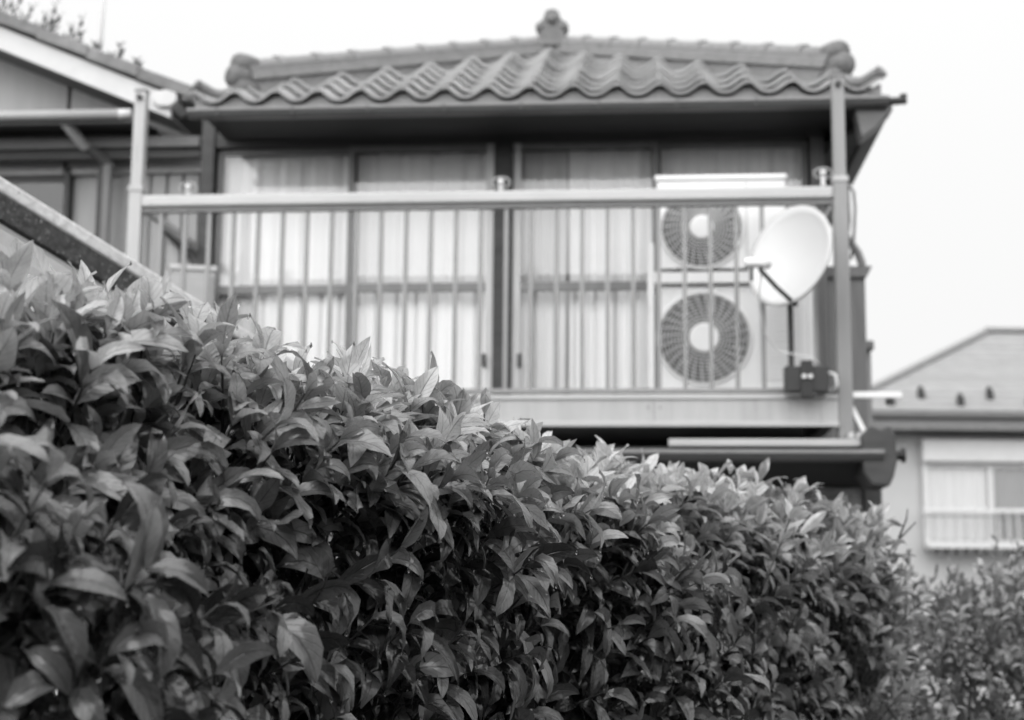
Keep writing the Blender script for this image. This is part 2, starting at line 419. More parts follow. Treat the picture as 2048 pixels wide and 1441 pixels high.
tm_full.polygons.foreach_set('use_smooth', [True] * len(tm_full.polygons))
try: tm_full.set_sharp_from_angle(angle=R(45))
except Exception: pass
row = 0
slope_len = HALF / math.cos(sl)
while row * ROWL < slope_len - 0.08:
    s = row * ROWL - 0.05
    y = EY + s * math.cos(sl); z = EZ + s * math.sin(sl)
    for c in range(NCOL):
        x = EX0 + c * TW
        M = Matrix.Translation((x + random.uniform(-.003, .003), y, z + random.uniform(-.002, .002))) @ Matrix.Rotation(sl - 0.03, 4, 'X') @ Matrix.Rotation(random.uniform(-.008, .008), 4, 'Z')
        corners = [M @ Vector((u * TW, v, 0)) for u in (-0.05, 1.02) for v in (0, TL)]
        dl = [(q.x - EX0) - (q.y - EY) for q in corners]; dr = [(EX1 - q.x) - (q.y - EY) for q in corners]
        if max(dl) < 0.02 or max(dr) < 0.02: continue
        me = tm_full
        if min(dl) < 0 or min(dr) < 0:
            me = tm_full.copy(); bm = bmesh.new(); bm.from_mesh(me); bm.transform(M)
            for co, no in (((EX0, EY, 0), (-1, 1, 0)), ((EX1, EY, 0), (1, 1, 0))):
                bmesh.ops.bisect_plane(bm, geom=bm.verts[:] + bm.edges[:] + bm.faces[:], plane_co=co, plane_no=no, clear_outer=True)
            bm.transform(M.inverted())
            if not bm.faces: bm.free(); continue
            bm.to_mesh(me); bm.free()
        o = mesh_obj('tile', me, 'tile', roof); o.matrix_local = M
    row += 1
vs = []; fs = []; nn = NCOL * 12               # wave board closing the gaps under the first row
for i in range(nn + 1):
    u = i / 12; x = EX0 + u * TW; zt = EZ - 0.05 * math.sin(sl) + prof(u) + 0.004
    vs += [(x, EY - 0.012, zt), (x, EY - 0.012, EZ - 0.07), (x, EY + 0.003, zt), (x, EY + 0.003, EZ - 0.07)]
for i in range(nn):
    a = 4 * i; fs += [(a, a + 1, a + 5, a + 4), (a, a + 4, a + 6, a + 2), (a + 1, a + 3, a + 7, a + 5)]
part('eave_closer', MB().add(vs, fs), 'ridge', roof, smooth=False)
# side slopes carry the same wave as one sheet each (never seen from the street)
for side in (0, 1):
    vs = []; fs = []; nn = 150
    for i in range(nn + 1):
        y = EY + 0.1 + (BY - EY - 0.1) * i / nn
        top = min(HALF, y - EY) - 0.06
        for k in range(2):
            d = 0.0 if k == 0 else top
            x = EX0 + d if side == 0 else EX1 - d
            vs.append((x, y, EZ + d * PT + 0.012 + 0.03 * math.cos(2 * math.pi * y / TW)))
    for i in range(nn): fs.append((2 * i, 2 * i + 1, 2 * i + 3, 2 * i + 2))
    part('tile_sheet', MB().add(vs, fs), 'tile', roof, smooth=True)

def ridge(p0, p1, capn, start=0.0):
    """stacked ridge from p0 (low) to p1 (high): flat courses, round caps with collars"""
    p0 = Vector(p0); p1 = Vector(p1); d = (p1 - p0); L = d.length; d.normalize()
    up = Vector((0, 0, 1)); up = (up - d * up.dot(d)).normalized()
    for h0, w, hh in ((-0.02, 0.17, 0.045), (0.026, 0.15, 0.02), (0.047, 0.135, 0.018)):
        m_ = MB().bar(p0 + up * (h0 + hh / 2), p1 + up * (h0 + hh / 2), w, hh, up)
        part('flat_ridge_tile', m_, 'ridge', roof, 0.004)
    sd = d.cross(up)
    vs = []; fs = []; n = 9; Lc = L / capn
    prof_ = [(0.0, 0.052), (0.80, 0.050), (0.805, 0.062), (0.97, 0.062), (0.975, 0.050), (1.0, 0.048)]
    for t, r_ in prof_:
        for k in range(n):
            a = math.pi * k / (n - 1); vs.append((t * Lc, math.cos(a) * r_, math.sin(a) * r_ * 0.95))
    for i in range(len(prof_) - 1):
        for k in range(n - 1): fs.append((i * n + k, i * n + k + 1, (i + 1) * n + k + 1, (i + 1) * n + k))
    fs += [tuple(range(n)), tuple(range((len(prof_) - 1) * n, len(prof_) * n))]
    me = MB().add(vs, fs).mesh('ridge_tile', True)
    try: me.set_sharp_from_angle(angle=R(40))
    except Exception: pass
    rot = Matrix((d, sd, up)).transposed().to_4x4()
    for i in range(capn):
        o = mesh_obj('ridge_tile', me, 'ridge', roof)
        o.matrix_local = Matrix.Translation(p0 + d * (Lc * i) + up * 0.064) @ rot
def hip_pt(side, t): return ((EX0 + t) if side == 0 else (EX1 - t), EY + t, EZ + t * PT)
for side in (0, 1):
    lo_ = Vector(hip_pt(side, 0.22)) + Vector((0, 0, 0.085))
    ridge(lo_, Vector(hip_pt(side, HALF - 0.02)) + Vector((0, 0, 0.005)), 9)
    part('ridge_infill', MB().bar(Vector(hip_pt(side, 0.24)) + Vector((0, 0, 0.0)), hip_pt(side, HALF - 0.1), 0.12, 0.13), 'ridge', roof)
ridge((AX, BY, AZ), (AX, AY + 0.02, AZ), 16)

def ornament(center, d, w, h, thick, material='oni'):
    """ridge-end tile: bell shaped plate with a round head and two side scrolls, facing along -d"""
    d = Vector(d).normalized(); up = Vector((0, 0, 1)); sd = up.cross(d).normalized()
    c = Vector(center)
    half = [(0.40, 0.0), (0.41, 0.30), (0.38, 0.40), (0.47, 0.46), (0.52, 0.55), (0.49, 0.63), (0.40, 0.67), (0.31, 0.72),
            (0.25, 0.80), (0.23, 0.88), (0.18, 0.95), (0.10, 0.99)]
    pf = half + [(0, 1.0)] + [(-x, y) for x, y in reversed(half)]
    f = lambda off: (lambda x, y: tuple(c + sd * (x * w) + up * (y * h) + d * off))
    mb = MB().prism(pf, f(-thick / 2), f(thick / 2))
    # raised boss and base course on the face
    boss = c + up * (h * 0.74) - d * (thick / 2 + 0.012)
    mb.tube([boss + d * 0.03, boss - d * 0.012, boss - d * 0.02], [w * 0.17, w * 0.16, w * 0.09], 12)
    for sx in (-1, 1):
        q = c + sd * (sx * w * 0.37) + up * (h * 0.54) - d * (thick / 2)
        mb.tube([q + d * 0.03, q - d * 0.012, q - d * 0.016], [w * 0.12, w * 0.11, w * 0.06], 10)
    mb.bar(c + up * (h * 0.10) - sd * w * 0.40 - d * (thick / 2 + 0.008), c + up * (h * 0.10) + sd * w * 0.40 - d * (thick / 2 + 0.008), 0.02, h * 0.12)
    return part('ridge_ornament', mb, material, roof, 0.008)
ornament((AX, AY - 0.10, AZ - 0.02), (0, 1, 0), 0.215, 0.275, 0.10)
for side in (0, 1):
    p = Vector(hip_pt(side, 0.20)); dd = Vector(((1 if side == 0 else -1), 1, 0))
    dd.normalize(); ob = MB()          # rounded two-lobed end tile
    for cz, rr_, sh in ((0.175, 0.062, 0.0), (0.095, 0.068, -0.03), (0.03, 0.075, 0.0)):
        c_ = p + Vector((0, 0, cz)) + dd * sh
        ob.tube([c_ - dd * 0.062, c_ - dd * 0.055, c_ - dd * 0.03, c_ + dd * 0.02, c_ + dd * 0.08, c_ + dd * 0.10], [rr_ * 0.35, rr_ * 0.75, rr_, rr_ * 1.04, rr_ * 0.95, rr_ * 0.6], 16)
    part('ridge_ornament', ob, 'oni', roof, smooth=True)
    # corner tile sweeping down from the ornament and up again at the eave corner
    a0 = Vector(hip_pt(side, 0.20)) + Vector((0, 0, 0.055)); a3 = Vector(hip_pt(side, 0.005)) + Vector((0, 0, 0.085))
    path = []
    for i in range(9):
        t = i / 8; q = a0.lerp(a3, t); q.z += -0.055 * math.sin(math.pi * min(1, t * 1.05)); path.append(q)
    part('corner_tile', MB().tube(path, [0.034, 0.032, 0.03, 0.028, 0.027, 0.027, 0.028, 0.029, 0.03], 10), 'ridge', roof, smooth=True)
    part('corner_tile', MB().tube([path[-1] + Vector((0, 0, -0.01)), path[-1] + (path[-1] - path[-2]).normalized() * 0.02], 0.036, 12), 'oni', roof)
# eave fascia, gutter, soffit
part('fascia', box(EX0 + 0.02, EX1 - 0.02, EY + 0.005, EY + 0.03, EZ - 0.11, EZ - 0.046), 'gutter', house)
gp = []
def gutter_mesh(x0, x1, yc, zc, r_, lip=0.008):
    pf = [(math.cos(math.pi * (1 + k / 10)) * r_, math.sin(math.pi * (1 + k / 10)) * r_) for k in range(11)]
    pin = [(x * 0.86, y * 0.86 + 0.002) for x, y in reversed(pf)]
    return MB().prism(pf + pin, lambda a, b: (x0, yc + a, zc + b), lambda a, b: (x1, yc + a, zc + b))
part('gutter', gutter_mesh(EX0 - 0.02, EX1 + 0.03, EY - 0.055, EZ - 0.082, 0.046), 'gutter', house, smooth=False)
part('gutter_lip', box(EX0 - 0.02, EX1 + 0.03, EY - 0.107, EY - 0.100, EZ - 0.094, EZ - 0.080), 'sash', house)
for i in range(9):
    xx = EX0 + 0.15 + i * 0.42
    part('gutter_bracket', MB().tube([(xx, EY - 0.106, EZ - 0.08), (xx, EY - 0.096, EZ - 0.12), (xx, EY - 0.05, EZ - 0.135), (xx, EY + 0.003, EZ - 0.105)], 0.006, 6), 'gutter', house)
part('soffit', box(EX0 + 0.05, EX1 - 0.05, EY + 0.032, BY - 0.05, EZ - 0.050, EZ - 0.046), 'soffit', house)
# right eave end: verge boards and gutter stub
part('eave_end', MB().prism([(0, 0), (0.10, -0.02), (0.12, -0.10), (0.03, -0.20), (-0.05, -0.26), (-0.08, -0.1)],
     lambda a, b: (EX1 - 0.06 + a, EY - 0.02, EZ - 0.03 + b), lambda a, b: (EX1 - 0.06 + a, EY + 0.12, EZ - 0.03 + b)), 'gutter', house, 0.01)
part('gutter', MB().tube([(EX1 + 0.0, EY - 0.02, EZ - 0.09), (EX1 + 0.13, EY - 0.02, EZ - 0.082)], [0.022, 0.02], 10), 'black', house)
part('gutter', MB().tube([(EX1 + 0.115, EY - 0.02, EZ - 0.10), (EX1 + 0.115, EY - 0.02, EZ - 0.05)], [0.016, 0.02], 8), 'black', house)
part('gutter', box(EX1 - 0.03, EX1 + 0.05, EY + 0.13, BY, EZ - 0.14, EZ - 0.05), 'gutter', house, 0.01)
part('soffit', MB().add([(3.69, 1.0, 4.08), (EX1 - 0.04, EY + 0.13, EZ - 0.135), (EX1 - 0.04, BY - 0.1, EZ - 0.135), (3.69, 1.0, EZ - 0.135), (3.69, BY - 0.1, EZ - 0.135), (3.69, BY - 0.1, 4.08)],
     [(0, 1, 3), (1, 2, 4, 3), (0, 5, 2, 1)]), 'soffit', house)
# right side wall: boxed bay with flared top and a barred window guard behind it
part('bay_box', box(3.69, 3.945, 1.30, 2.2, 2.395, 3.42), 'siding_dark', house, 0.006)
part('bay_cap', MB().prism([(3.688, 3.423), (3.95, 3.423), (3.985, 3.49), (3.688, 3.49)], lambda a, b: (a, 1.27, b), lambda a, b: (a, 2.23, b)), 'siding_dark', house, 0.004)
part('drain_pipe', MB().tube([(3.74, 0.92, 4.05), (3.80, 0.98, 3.85), (3.82, 1.1, 3.72), (3.83, 1.25, 3.67), (3.885, 1.4, 3.65), (3.925, 1.42, 3.60), (3.945, 1.42, 3.54), (3.95, 1.42, 3.485)], 0.024, 10), 'sash', house, smooth=True)
wg = part('window_guard', box(3.69, 4.17, 2.50, 3.4, 3.19, 3.25), 'siding_dark', house, 0.01)
part('guard_rail', box(3.69, 4.15, 2.52, 3.4, 2.66, 2.70), 'alu_bal', wg)
for i in range(4):
    part('bar', box(4.085 + 0.024 * i, 4.099 + 0.024 * i, 2.52 + i * 0.05, 2.535 + i * 0.05, 2.702, 3.187), 'alu_bal', wg)
part('cable', MB().tube([(3.73, 0.3, 3.72), (3.755, 0.32, 3.68), (3.765, 0.36, 3.6), (3.76, 0.4, 3.45), (3.75, 0.45, 3.35)], 0.008, 8), 'cable', house, smooth=True)

# ---- lower storey: pent roof under the balcony, gutter, wall with dark corner post
lw = MB(); lw.box(-0.1, 3.80, 0.45, 6.3, 0.0, 2.14)
part('lower_wall', lw, 'plaster', house)
part('corner_post', box(3.78, 3.87, 0.40, 0.52, 0.0, 2.14), 'dark_wood', house, 0.004)
part('lower_lintel', box(-0.1, 3.775, 0.43, 0.447, 1.98, 2.10), 'wood_grey', house)
part('lower_roof', MB().prism([(-0.07, 2.262), (-0.07, 2.30), (1.0, 2.392), (1.0, 2.145), (0.35, 2.145)],
     lambda a, b: (-0.3, a, b), lambda a, b: (3.80, a, b)), 'soffit', house)
part('gutter', gutter_mesh(-0.35, 3.80, -0.12, 2.275, 0.05), 'gutter', house)
part('gutter_lip', box(-0.35, 3.80, -0.178, -0.168, 2.262, 2.28), 'sash', house)
part('flashing', box(2.77, 3.74, -0.105, -0.07, 2.302, 2.338), 'alu_rail', house, 0.004)
ce = MB()
ce.prism([(0, 0.08), (0.05, 0.13), (0.10, 0.11), (0.14, 0.13), (0.165, 0.09), (0.17, -0.04), (0.155, -0.11), (0.13, -0.165), (0.05, -0.16), (0.01, -0.10)],
         lambda a, b: (3.695 + a, -0.14, 2.27 + b), lambda a, b: (3.695 + a, 0.20, 2.27 + b))
part('eave_corner', ce, 'dark_wood', house, 0.01)
part('eave_corner', MB().tube([(3.86, -0.06, 2.262), (3.905, -0.06, 2.262)], 0.025, 12).tube([(3.90, -0.06, 2.262), (3.915, -0.06, 2.262)], 0.036, 12), 'black', house)

# ================================================================== BALCONY
bal = thing('balcony', (1.82, 0.0, 2.37), 'pale metal balcony with tall end posts and thin upright bars', 'balcony')
for x in (0.0, 3.64):
    po = part('post', box(x - 0.036, x + 0.036, -0.036, 0.036, 2.30 if x < 1 else 2.345, 3.66), 'alu' if x < 1 else 'alu_shaded', bal, 0.005)
    part('upper_post', box(x - 0.031, x + 0.031, -0.031, 0.031, 3.664, 4.19), 'alu' if x < 1 else 'alu_shaded', po, 0.005)
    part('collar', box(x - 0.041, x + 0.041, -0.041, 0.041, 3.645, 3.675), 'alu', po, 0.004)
    part('cap', MB().tube([(x, -0.034, 4.155), (x, -0.046, 4.155)], 0.016, 10), 'black', po)
    part('cap', box(x - 0.033, x + 0.033, -0.033, 0.033, 4.191, 4.205), 'sash', po, 0.004)
part('top_rail', box(0.037, 3.603, -0.045, 0.03, 3.558, 3.622), 'alu_rail', bal, 0.012)
part('under_rail', box(0.037, 3.603, -0.022, 0.022, 3.535, 3.557), 'sash', bal)
part('bottom_rail', box(0.037, 3.603, -0.02, 0.02, 2.575, 2.60), 'alu_bal', bal, 0.003)
nb = 27
bmesh_ = box(-0.011, 0.011, -0.011, 0.011, 2.601, 3.534).mesh('baluster')
for i in range(nb):
    x = 0.135 + i * 0.1297
    o = mesh_obj('baluster', bmesh_, 'alu_bal', bal, (x - 1.82, 0, -2.37))
fa = part('floor_beam', box(0.037, 3.603, -0.045, 0.0, 2.415, 2.556), 'alu', bal, 0.006)
part('lip', box(0.037, 3.603, -0.062, -0.0455, 2.403, 2.428), 'alu_rail', fa, 0.003)
part('lip', box(0.037, 3.603, -0.055, -0.0455, 2.540, 2.562), 'alu_rail', fa, 0.003)
for x in (0.95, 1.82, 2.70):            # joints and screws of the beam cover
    part('joint', box(x - 0.0025, x + 0.0025, -0.0475, -0.0452, 2.430, 2.539), 'sash', fa)
    for dx in (-0.03, 0.03):
        part('screw', MB().tube([(x + dx, -0.0452, 2.50), (x + dx, -0.049, 2.50)], 0.006, 8), 'sash', fa)
for i in range(8):                      # deck boards
    part('deck_board', box(0.04, 3.60, 0.01 + i * 0.12, 0.12 + i * 0.12, 2.53, 2.555), 'wood_grey', bal, 0.003)
part('joist', box(0.04, 0.10, 0.002, 0.97, 2.42, 2.528), 'sash', bal)
part('joist', box(3.54, 3.60, 0.002, 0.97, 2.42, 2.528), 'sash', bal)
part('joist', box(1.80, 1.86, 0.002, 0.97, 2.42, 2.528), 'sash', bal)
for x in (0.0, 3.64):                   # side rails back to the wall
    part('side_rail', box(x - 0.02, x + 0.02, 0.04, 0.99, 3.57, 3.61), 'alu', bal, 0.006)
for (x, z) in ((0.282, 3.66), (1.924, 3.665), (3.555, 3.69)):    # pole hooks on the rail
    k = MB().tube([(x, -0.03, 3.623), (x, -0.03, z - 0.015)], 0.012, 10)
    k.tube([(x, -0.020, z), (x, -0.034, z), (x, -0.046, z), (x, -0.052, z)], [0.016, 0.019, 0.015, 0.007], 18)
    part('pole_hook', k, 'sash_light', bal, smooth=False)
    vs = [(x + 0.046 * math.cos(a * 0.3142), -0.03, z + 0.028 * math.sin(a * 0.3142)) for a in range(21)]
    part('hook_ring', MB().tube(vs, 0.004, 6), 'alu', bal, smooth=True)
part('bracket_arm', box(3.677, 3.915, -0.025, 0.01, 2.548, 2.58), 'white_paint', bal, 0.003)
part('bracket_arm', box(3.84, 3.87, -0.012, 0.012, 2.515, 2.5475), 'black', bal, 0.003)
part('brace', MB().bar((3.672, 0.0, 2.505), (3.755, 0.0, 2.33), 0.03, 0.025), 'white_paint', bal, 0.003)
part('foot_bolt', MB().tube([(3.66, -0.06, 2.345), (3.66, -0.06, 2.375)], [0.02, 0.014], 8).tube([(3.70, -0.06, 2.345), (3.70, -0.06, 2.372)], [0.02, 0.014], 8), 'alu_rail', bal)

# grey cabinet standing at the left end of the balcony
cb = thing('cabinet', (0.10, 0.72, 2.556), 'pale box cabinet standing at the left end of the balcony', 'cabinet')
def rotb(x0, x1, y0, y1, z0, z1, cx, cy, ang):
    mb = box(x0, x1, y0, y1, z0, z1); c, s = math.cos(ang), math.sin(ang)
    mb.v = [(cx + (x - cx) * c - (y - cy) * s, cy + (x - cx) * s + (y - cy) * c, z) for x, y, z in mb.v]; return mb
CA = R(16)
part('body', rotb(-0.02, 0.22, 0.60, 0.84, 2.556, 3.355, 0.1, 0.72, CA), 'cabinet', cb, 0.006)
part('lid', rotb(-0.03, 0.23, 0.59, 0.85, 3.357, 3.385, 0.1, 0.72, CA), 'sash_light', cb, 0.004)
for i in range(4):
    part('panel', rotb(-0.005, 0.205, 0.585, 0.598, 2.60 + i * 0.185, 2.77 + i * 0.185, 0.1, 0.72, CA), 'cabinet', cb, 0.004)

# ================================================================== AIR CONDITIONERS
def ac_unit(label, x0, x1, y0, y1, z0, z1, fx, fz, fr, hub, louvre, cap):
    t = thing('air_conditioner', ((x0 + x1) / 2, (y0 + y1) / 2, z0), label, 'air conditioner', group='outdoor air conditioner units')
    body = MB()
    body.add([(x0, y0, z0), (x1, y0, z0), (x1, y1, z0), (x0, y1, z0), (x0, y0, z1), (x1, y0, z1), (x1, y1, z1), (x0, y1, z1)],
             [(0, 3, 2, 1), (4, 5, 6, 7), (1, 2, 6, 5), (2, 3, 7, 6), (3, 0, 4, 7)])
    n = 64; ring = []; rect = []; back = []
    for i in range(n):
        a = 2 * math.pi * i / n; c, s = math.cos(a), math.sin(a)
        ring.append((fx + fr * c, y0, fz + fr * s)); back.append((fx + fr * 0.97 * c, y0 + 0.10, fz + fr * 0.97 * s))
        k = min(((x1 - fx) / c if c > 1e-6 else (x0 - fx) / c if c < -1e-6 else 1e9), ((z1 - fz) / s if s > 1e-6 else (z0 - fz) / s if s < -1e-6 else 1e9))
        rect.append([fx + k * c, y0, fz + k * s])
    for cx_, cz_ in ((x0, z0), (x1, z0), (x0, z1), (x1, z1)):           # snap nearest sample to each corner
        j = min(range(n), key=lambda i: (rect[i][0] - cx_) ** 2 + (rect[i][2] - cz_) ** 2); rect[j] = [cx_, y0, cz_]
    body.add(ring + rect + back, [(i, (i + 1) % n, n + (i + 1) % n, n + i) for i in range(n)] + [(i, 2 * n + i, 2 * n + (i + 1) % n, (i + 1) % n) for i in range(n)])
    part('body', body, 'ac_body', t, 0.0)
    part('fan_well', MB().tube([(fx, y0 + 0.099, fz), (fx, y0 + 0.104, fz)], fr * 1.0, 48), 'ac_dark', t)
    bl = MB()
    for k in range(3):
        a0 = k * 2.094 + 0.4; vs = []; 
        for j in range(7):
            a = a0 + j * 0.20; yo = y0 + 0.045 + 0.045 * j / 6
            for rr_ in (hub * 0.8, fr * 0.93): vs.append((fx + rr_ * math.cos(a), yo, fz + rr_ * math.sin(a)))
        bl.add(vs, [(2 * j, 2 * j + 1, 2 * j + 3, 2 * j + 2) for j in range(6)])
    part('fan', bl, 'ac_blade', t, smooth=True)
    gr = MB()
    nr = 9
    for k in range(nr):
        rr_ = hub + (fr * 1.02 - hub) * (k + 0.6) / nr; yy = y0 - 0.006 - 0.016 * (1 - (rr_ / fr) ** 2)
        gr.tube([(fx + rr_ * math.cos(a * math.pi / 20), yy, fz + rr_ * math.sin(a * math.pi / 20)) for a in range(41)], 0.0033, 5, False)
    for k in range(28):
        a = 2 * math.pi * k / 28 + 0.03
        gr.tube([(fx + q * math.cos(a + 0.25 * (q - hub) / fr), y0 - 0.008 - 0.016 * (1 - (q / fr) ** 2), fz + q * math.sin(a + 0.25 * (q - hub) / fr)) for q in (hub, (hub + fr) / 2, fr * 1.01)], 0.0033, 5, False)
    part('grille', gr, 'ac_wire', t, smooth=True)
    part('grille_rim', MB().tube([(fx + fr * 1.03 * math.cos(a * math.pi / 24), y0 - 0.004, fz + fr * 1.03 * math.sin(a * math.pi / 24)) for a in range(49)], 0.007, 6, False), 'ac_body', t, smooth=True)
    part('hub', MB().tube([(fx, y0 - 0.010, fz), (fx, y0 - 0.028, fz), (fx, y0 - 0.032, fz)], [hub, hub * 0.97, hub * 0.85], 32), 'white_paint', t)
    for xx in (x0 + 0.10, x1 - 0.14):
        part('foot', box(xx, xx + 0.05, y0 - 0.01, y1 + 0.01, z0 - 0.018, z0 - 0.001), 'ac_dark', t)
    if cap: part('top_panel', box(x0 - 0.012, x1 + 0.012, y0 - 0.012, y1 + 0.012, z1 + 0.001, z1 + 0.03), 'white_paint', t, 0.008)
    if louvre:
        for k in range(16):
            zz = z0 + 0.05 + k * (z1 - z0 - 0.09) / 16
            part('louvre', box(louvre[0], louvre[1], y0 - 0.006, y0 - 0.001, zz, zz + 0.018), 'ac_body', t)
    else:
        part('service_panel', box(x1 - 0.16, x1 - 0.015, y0 - 0.007, y0 - 0.001, z0 + 0.06, z1 - 0.06), 'ac_body', t, 0.003)
    return t
def ac_extra(t, x1, y0, z0, z1):
    part('seam', box(x1 - 0.205, x1 - 0.202, y0 - 0.0022, y0 - 0.0004, z0 + 0.01, z1 - 0.01), 'sash', t)
    part('pipe', MB().tube([(x1 + 0.001, y0 + 0.20, z0 + 0.14), (x1 + 0.05, y0 + 0.20, z0 + 0.14), (x1 + 0.075, y0 + 0.24, z0 + 0.16), (x1 + 0.08, y0 + 0.40, z0 + 0.2), (x1 + 0.08, y0 + 0.60, z0 + 0.24)], 0.020, 8), 'alu_rail', t, smooth=True)
ac1 = ac_unit('lower white air conditioner unit on the balcony with larger fan grille', 2.735, 3.485, 0.35, 0.64, 2.645, 3.185, 2.967, 2.912, 0.238, 0.080, (3.25, 3.455), False)
ac2 = ac_unit('upper white air conditioner unit on the rack, its top above the rail', 2.725, 3.40, 0.35, 0.62, 3.288, 3.765, 2.960, 3.505, 0.212, 0.066, None, True)
ac_extra(ac1, 3.485, 0.35, 2.645, 3.185); ac_extra(ac2, 3.40, 0.35, 3.288, 3.765)
rk = thing('stacking_rack', (3.1, 0.48, 2.556), 'white metal stacking rack holding the two air conditioner units', 'rack')
for x in (2.672, 3.505):
    for y in (0.325, 0.62):
        part('leg', box(x, x + 0.035, y, y + 0.035, 2.556, 3.42), 'white_paint', rk, 0.003)
part('crossbar', box(2.709, 3.503, 0.322, 0.348, 3.203, 3.262), 'white_paint', rk, 0.003)
part('crossbar', box(2.709, 3.503, 0.655, 0.675, 3.203, 3.262), 'white_paint', rk, 0.003)
part('crossbar', box(2.709, 3.503, 0.322, 0.348, 2.572, 2.622), 'white_paint', rk, 0.003)
for x in (2.70, 3.44):
    part('shelf_rail', box(x, x + 0.04, 0.349, 0.654, 3.235, 3.268), 'white_paint', rk)
    part('shelf_rail', box(x, x + 0.04, 0.349, 0.654, 2.58, 2.622), 'white_paint', rk)

# ================================================================== SATELLITE DISH
ds = thing('satellite_dish', (3.40, -0.13, 2.56), 'white oval satellite dish clamped in front of the balcony bars', 'satellite dish')
dn = Vector((-0.66, -0.70, 0.28)).normalized()
dc = Vector((3.355, -0.27, 3.215))
uu = (Vector((0, 0, 1)) - dn * dn.z).normalized(); ss = uu.cross(dn)      # ss: across the dish
ca, sa = math.cos(R(-14)), math.sin(R(-14))
A1 = uu * ca + ss * sa; A2 = ss * ca - uu * sa
mb = MB(); nr, na = 8, 48; vs = []; RA, RB = 0.272, 0.245
for side in (0, 1):
    for i in range(nr + 1):
        q = i / nr
        for k in range(na):
            a = 2 * math.pi * k / na
            off = 0.052 * (q * q - 1.0) - (0.010 if side else 0)
            vs.append(dc + A1 * (math.cos(a) * RA * q) + A2 * (math.sin(a) * RB * q) + dn * (off + (0.006 if (i == nr and not side) else 0)))
fs = []
st = (nr + 1) * na
for side in (0, 1):
    for i in range(nr):
        for k in range(na):
            a, b_ = i * na + k, i * na + (k + 1) % na
            fs.append((side * st + a, side * st + b_, side * st + b_ + na, side * st + a + na))
for k in range(na): fs.append((nr * na + k, nr * na + (k + 1) % na, st + nr * na + (k + 1) % na, st + nr * na + k))
mb.add(vs, fs)
part('reflector', mb, 'dish', ds, smooth=True)
low = dc - A1 * (RA * 0.98) + dn * (-0.01) + A2 * 0.0
foc = Vector((3.195, -0.50, 3.13))
part('feed_arm', MB().tube([low - dn * 0.03, low + (foc - low) * 0.5 + Vector((0, 0, -0.02)), foc - Vector((0.0, 0, 0.03))], 0.011, 8), 'black', ds, smooth=True)
ax_ = (dc - foc).normalized()
part('receiver', MB().tube([foc - Vector((0.07, 0, 0.0)), foc - Vector((0.068, 0, 0)), foc + Vector((0.01, 0.0, 0.0)), foc + Vector((0.012, 0, 0.0)), foc + Vector((0.04, 0.02, 0.004))], [0.018, 0.024, 0.024, 0.030, 0.030], 14), 'ac_body', ds)
part('receiver_clip', box(foc.x - 0.045, foc.x - 0.03, foc.y - 0.012, foc.y + 0.012, foc.z - 0.085, foc.z - 0.02), 'black', ds, 0.003)
back = dc - dn * 0.092
part('mast', MB().tube([(3.372, -0.125, 2.60), (3.372, -0.125, 3.13), tuple(back + Vector((0, 0.0, -0.06)))], 0.013, 10), 'black', ds)
part('mount', MB().tube([tuple(back - dn * 0.035), tuple(back + dn * 0.015)], [0.05, 0.065], 12), 'sash', ds)
part('clamp', box(3.335, 3.545, -0.16, -0.066, 2.562, 2.69), 'black_plastic', ds, 0.006)
part('clamp_plate', box(3.41, 3.47, -0.178, -0.162, 2.53, 2.715), 'black', ds, 0.006)
for x in (3.425, 3.455):
    part('bolt', MB().tube([(x, -0.179, 2.635), (x, -0.192, 2.635)], 0.012, 8), 'sash_light', ds)
part('cable', MB().tube([(3.205, -0.50, 3.11), (3.20, -0.35, 2.98), (3.24, -0.2, 2.84), (3.31, -0.16, 2.76), (3.40, -0.165, 2.74), (3.47, -0.16, 2.73), (3.50, -0.15, 2.70)], 0.004, 6), 'ac_body', ds, smooth=True)
part('cable', MB().tube([(3.545, -0.13, 2.66), (3.58, -0.13, 2.65), (3.59, -0.12, 2.60), (3.57, -0.10, 2.57)], 0.009, 6), 'white_paint', ds, smooth=True)

# ================================================================== LEFT NEIGHBOUR HOUSE
lh = thing('house', (-2.2, 1.35, 0), 'neighbouring house at far left with white sloping gable board', 'house')
LY = 1.0                                # plane of the gable board
def gz(x): return 4.545 - 0.4185 * (x + 0.04)      # top of the roof edge along the slope
XR, XL, XT = -0.04, -4.0, -3.2
# roof: two slopes, thick slate edge
rf = MB()
xr, xa = -0.04, -2.9
rf.prism([(xr, gz(xr) - 0.004), (xa, gz(xa) - 0.004), (2 * xa - xr, gz(xr) - 0.004), (2 * xa - xr, gz(xr) - 0.05), (xa, gz(xa) - 0.055), (xr, gz(xr) - 0.05)],
         lambda a, b: (a, LY + 0.05, b), lambda a, b: (a, 7.0, b))
lroof = part('roof', rf, 'slate_left', lh)
nsl = 9
for i in range(nsl):                    # verge slates stepping down the edge
    a = xr + (xa - xr) * i / nsl; b_ = xr + (xa - xr) * (i + 1.06) / nsl
    za, zb = gz(a) + 0.016, gz(b_) + 0.002
    mbv = MB().prism([(a, za), (b_, zb), (b_, zb - 0.075), (a, za - 0.075)], lambda p, q: (p, LY - 0.045, q), lambda p, q: (p, LY + 0.6, q))
    part('slate', mbv, 'slate_left', lroof, 0.004)
bg = MB().prism([(-0.17, gz(-0.17) - 0.082), (xa, gz(xa) - 0.082), (xa, gz(xa) - 0.225), (-0.17, gz(-0.17) - 0.225)], lambda a, b: (a, LY - 0.005, b), lambda a, b: (a, LY + 0.03, b))
part('gable_board', bg, 'trim_white', lh, 0.004)
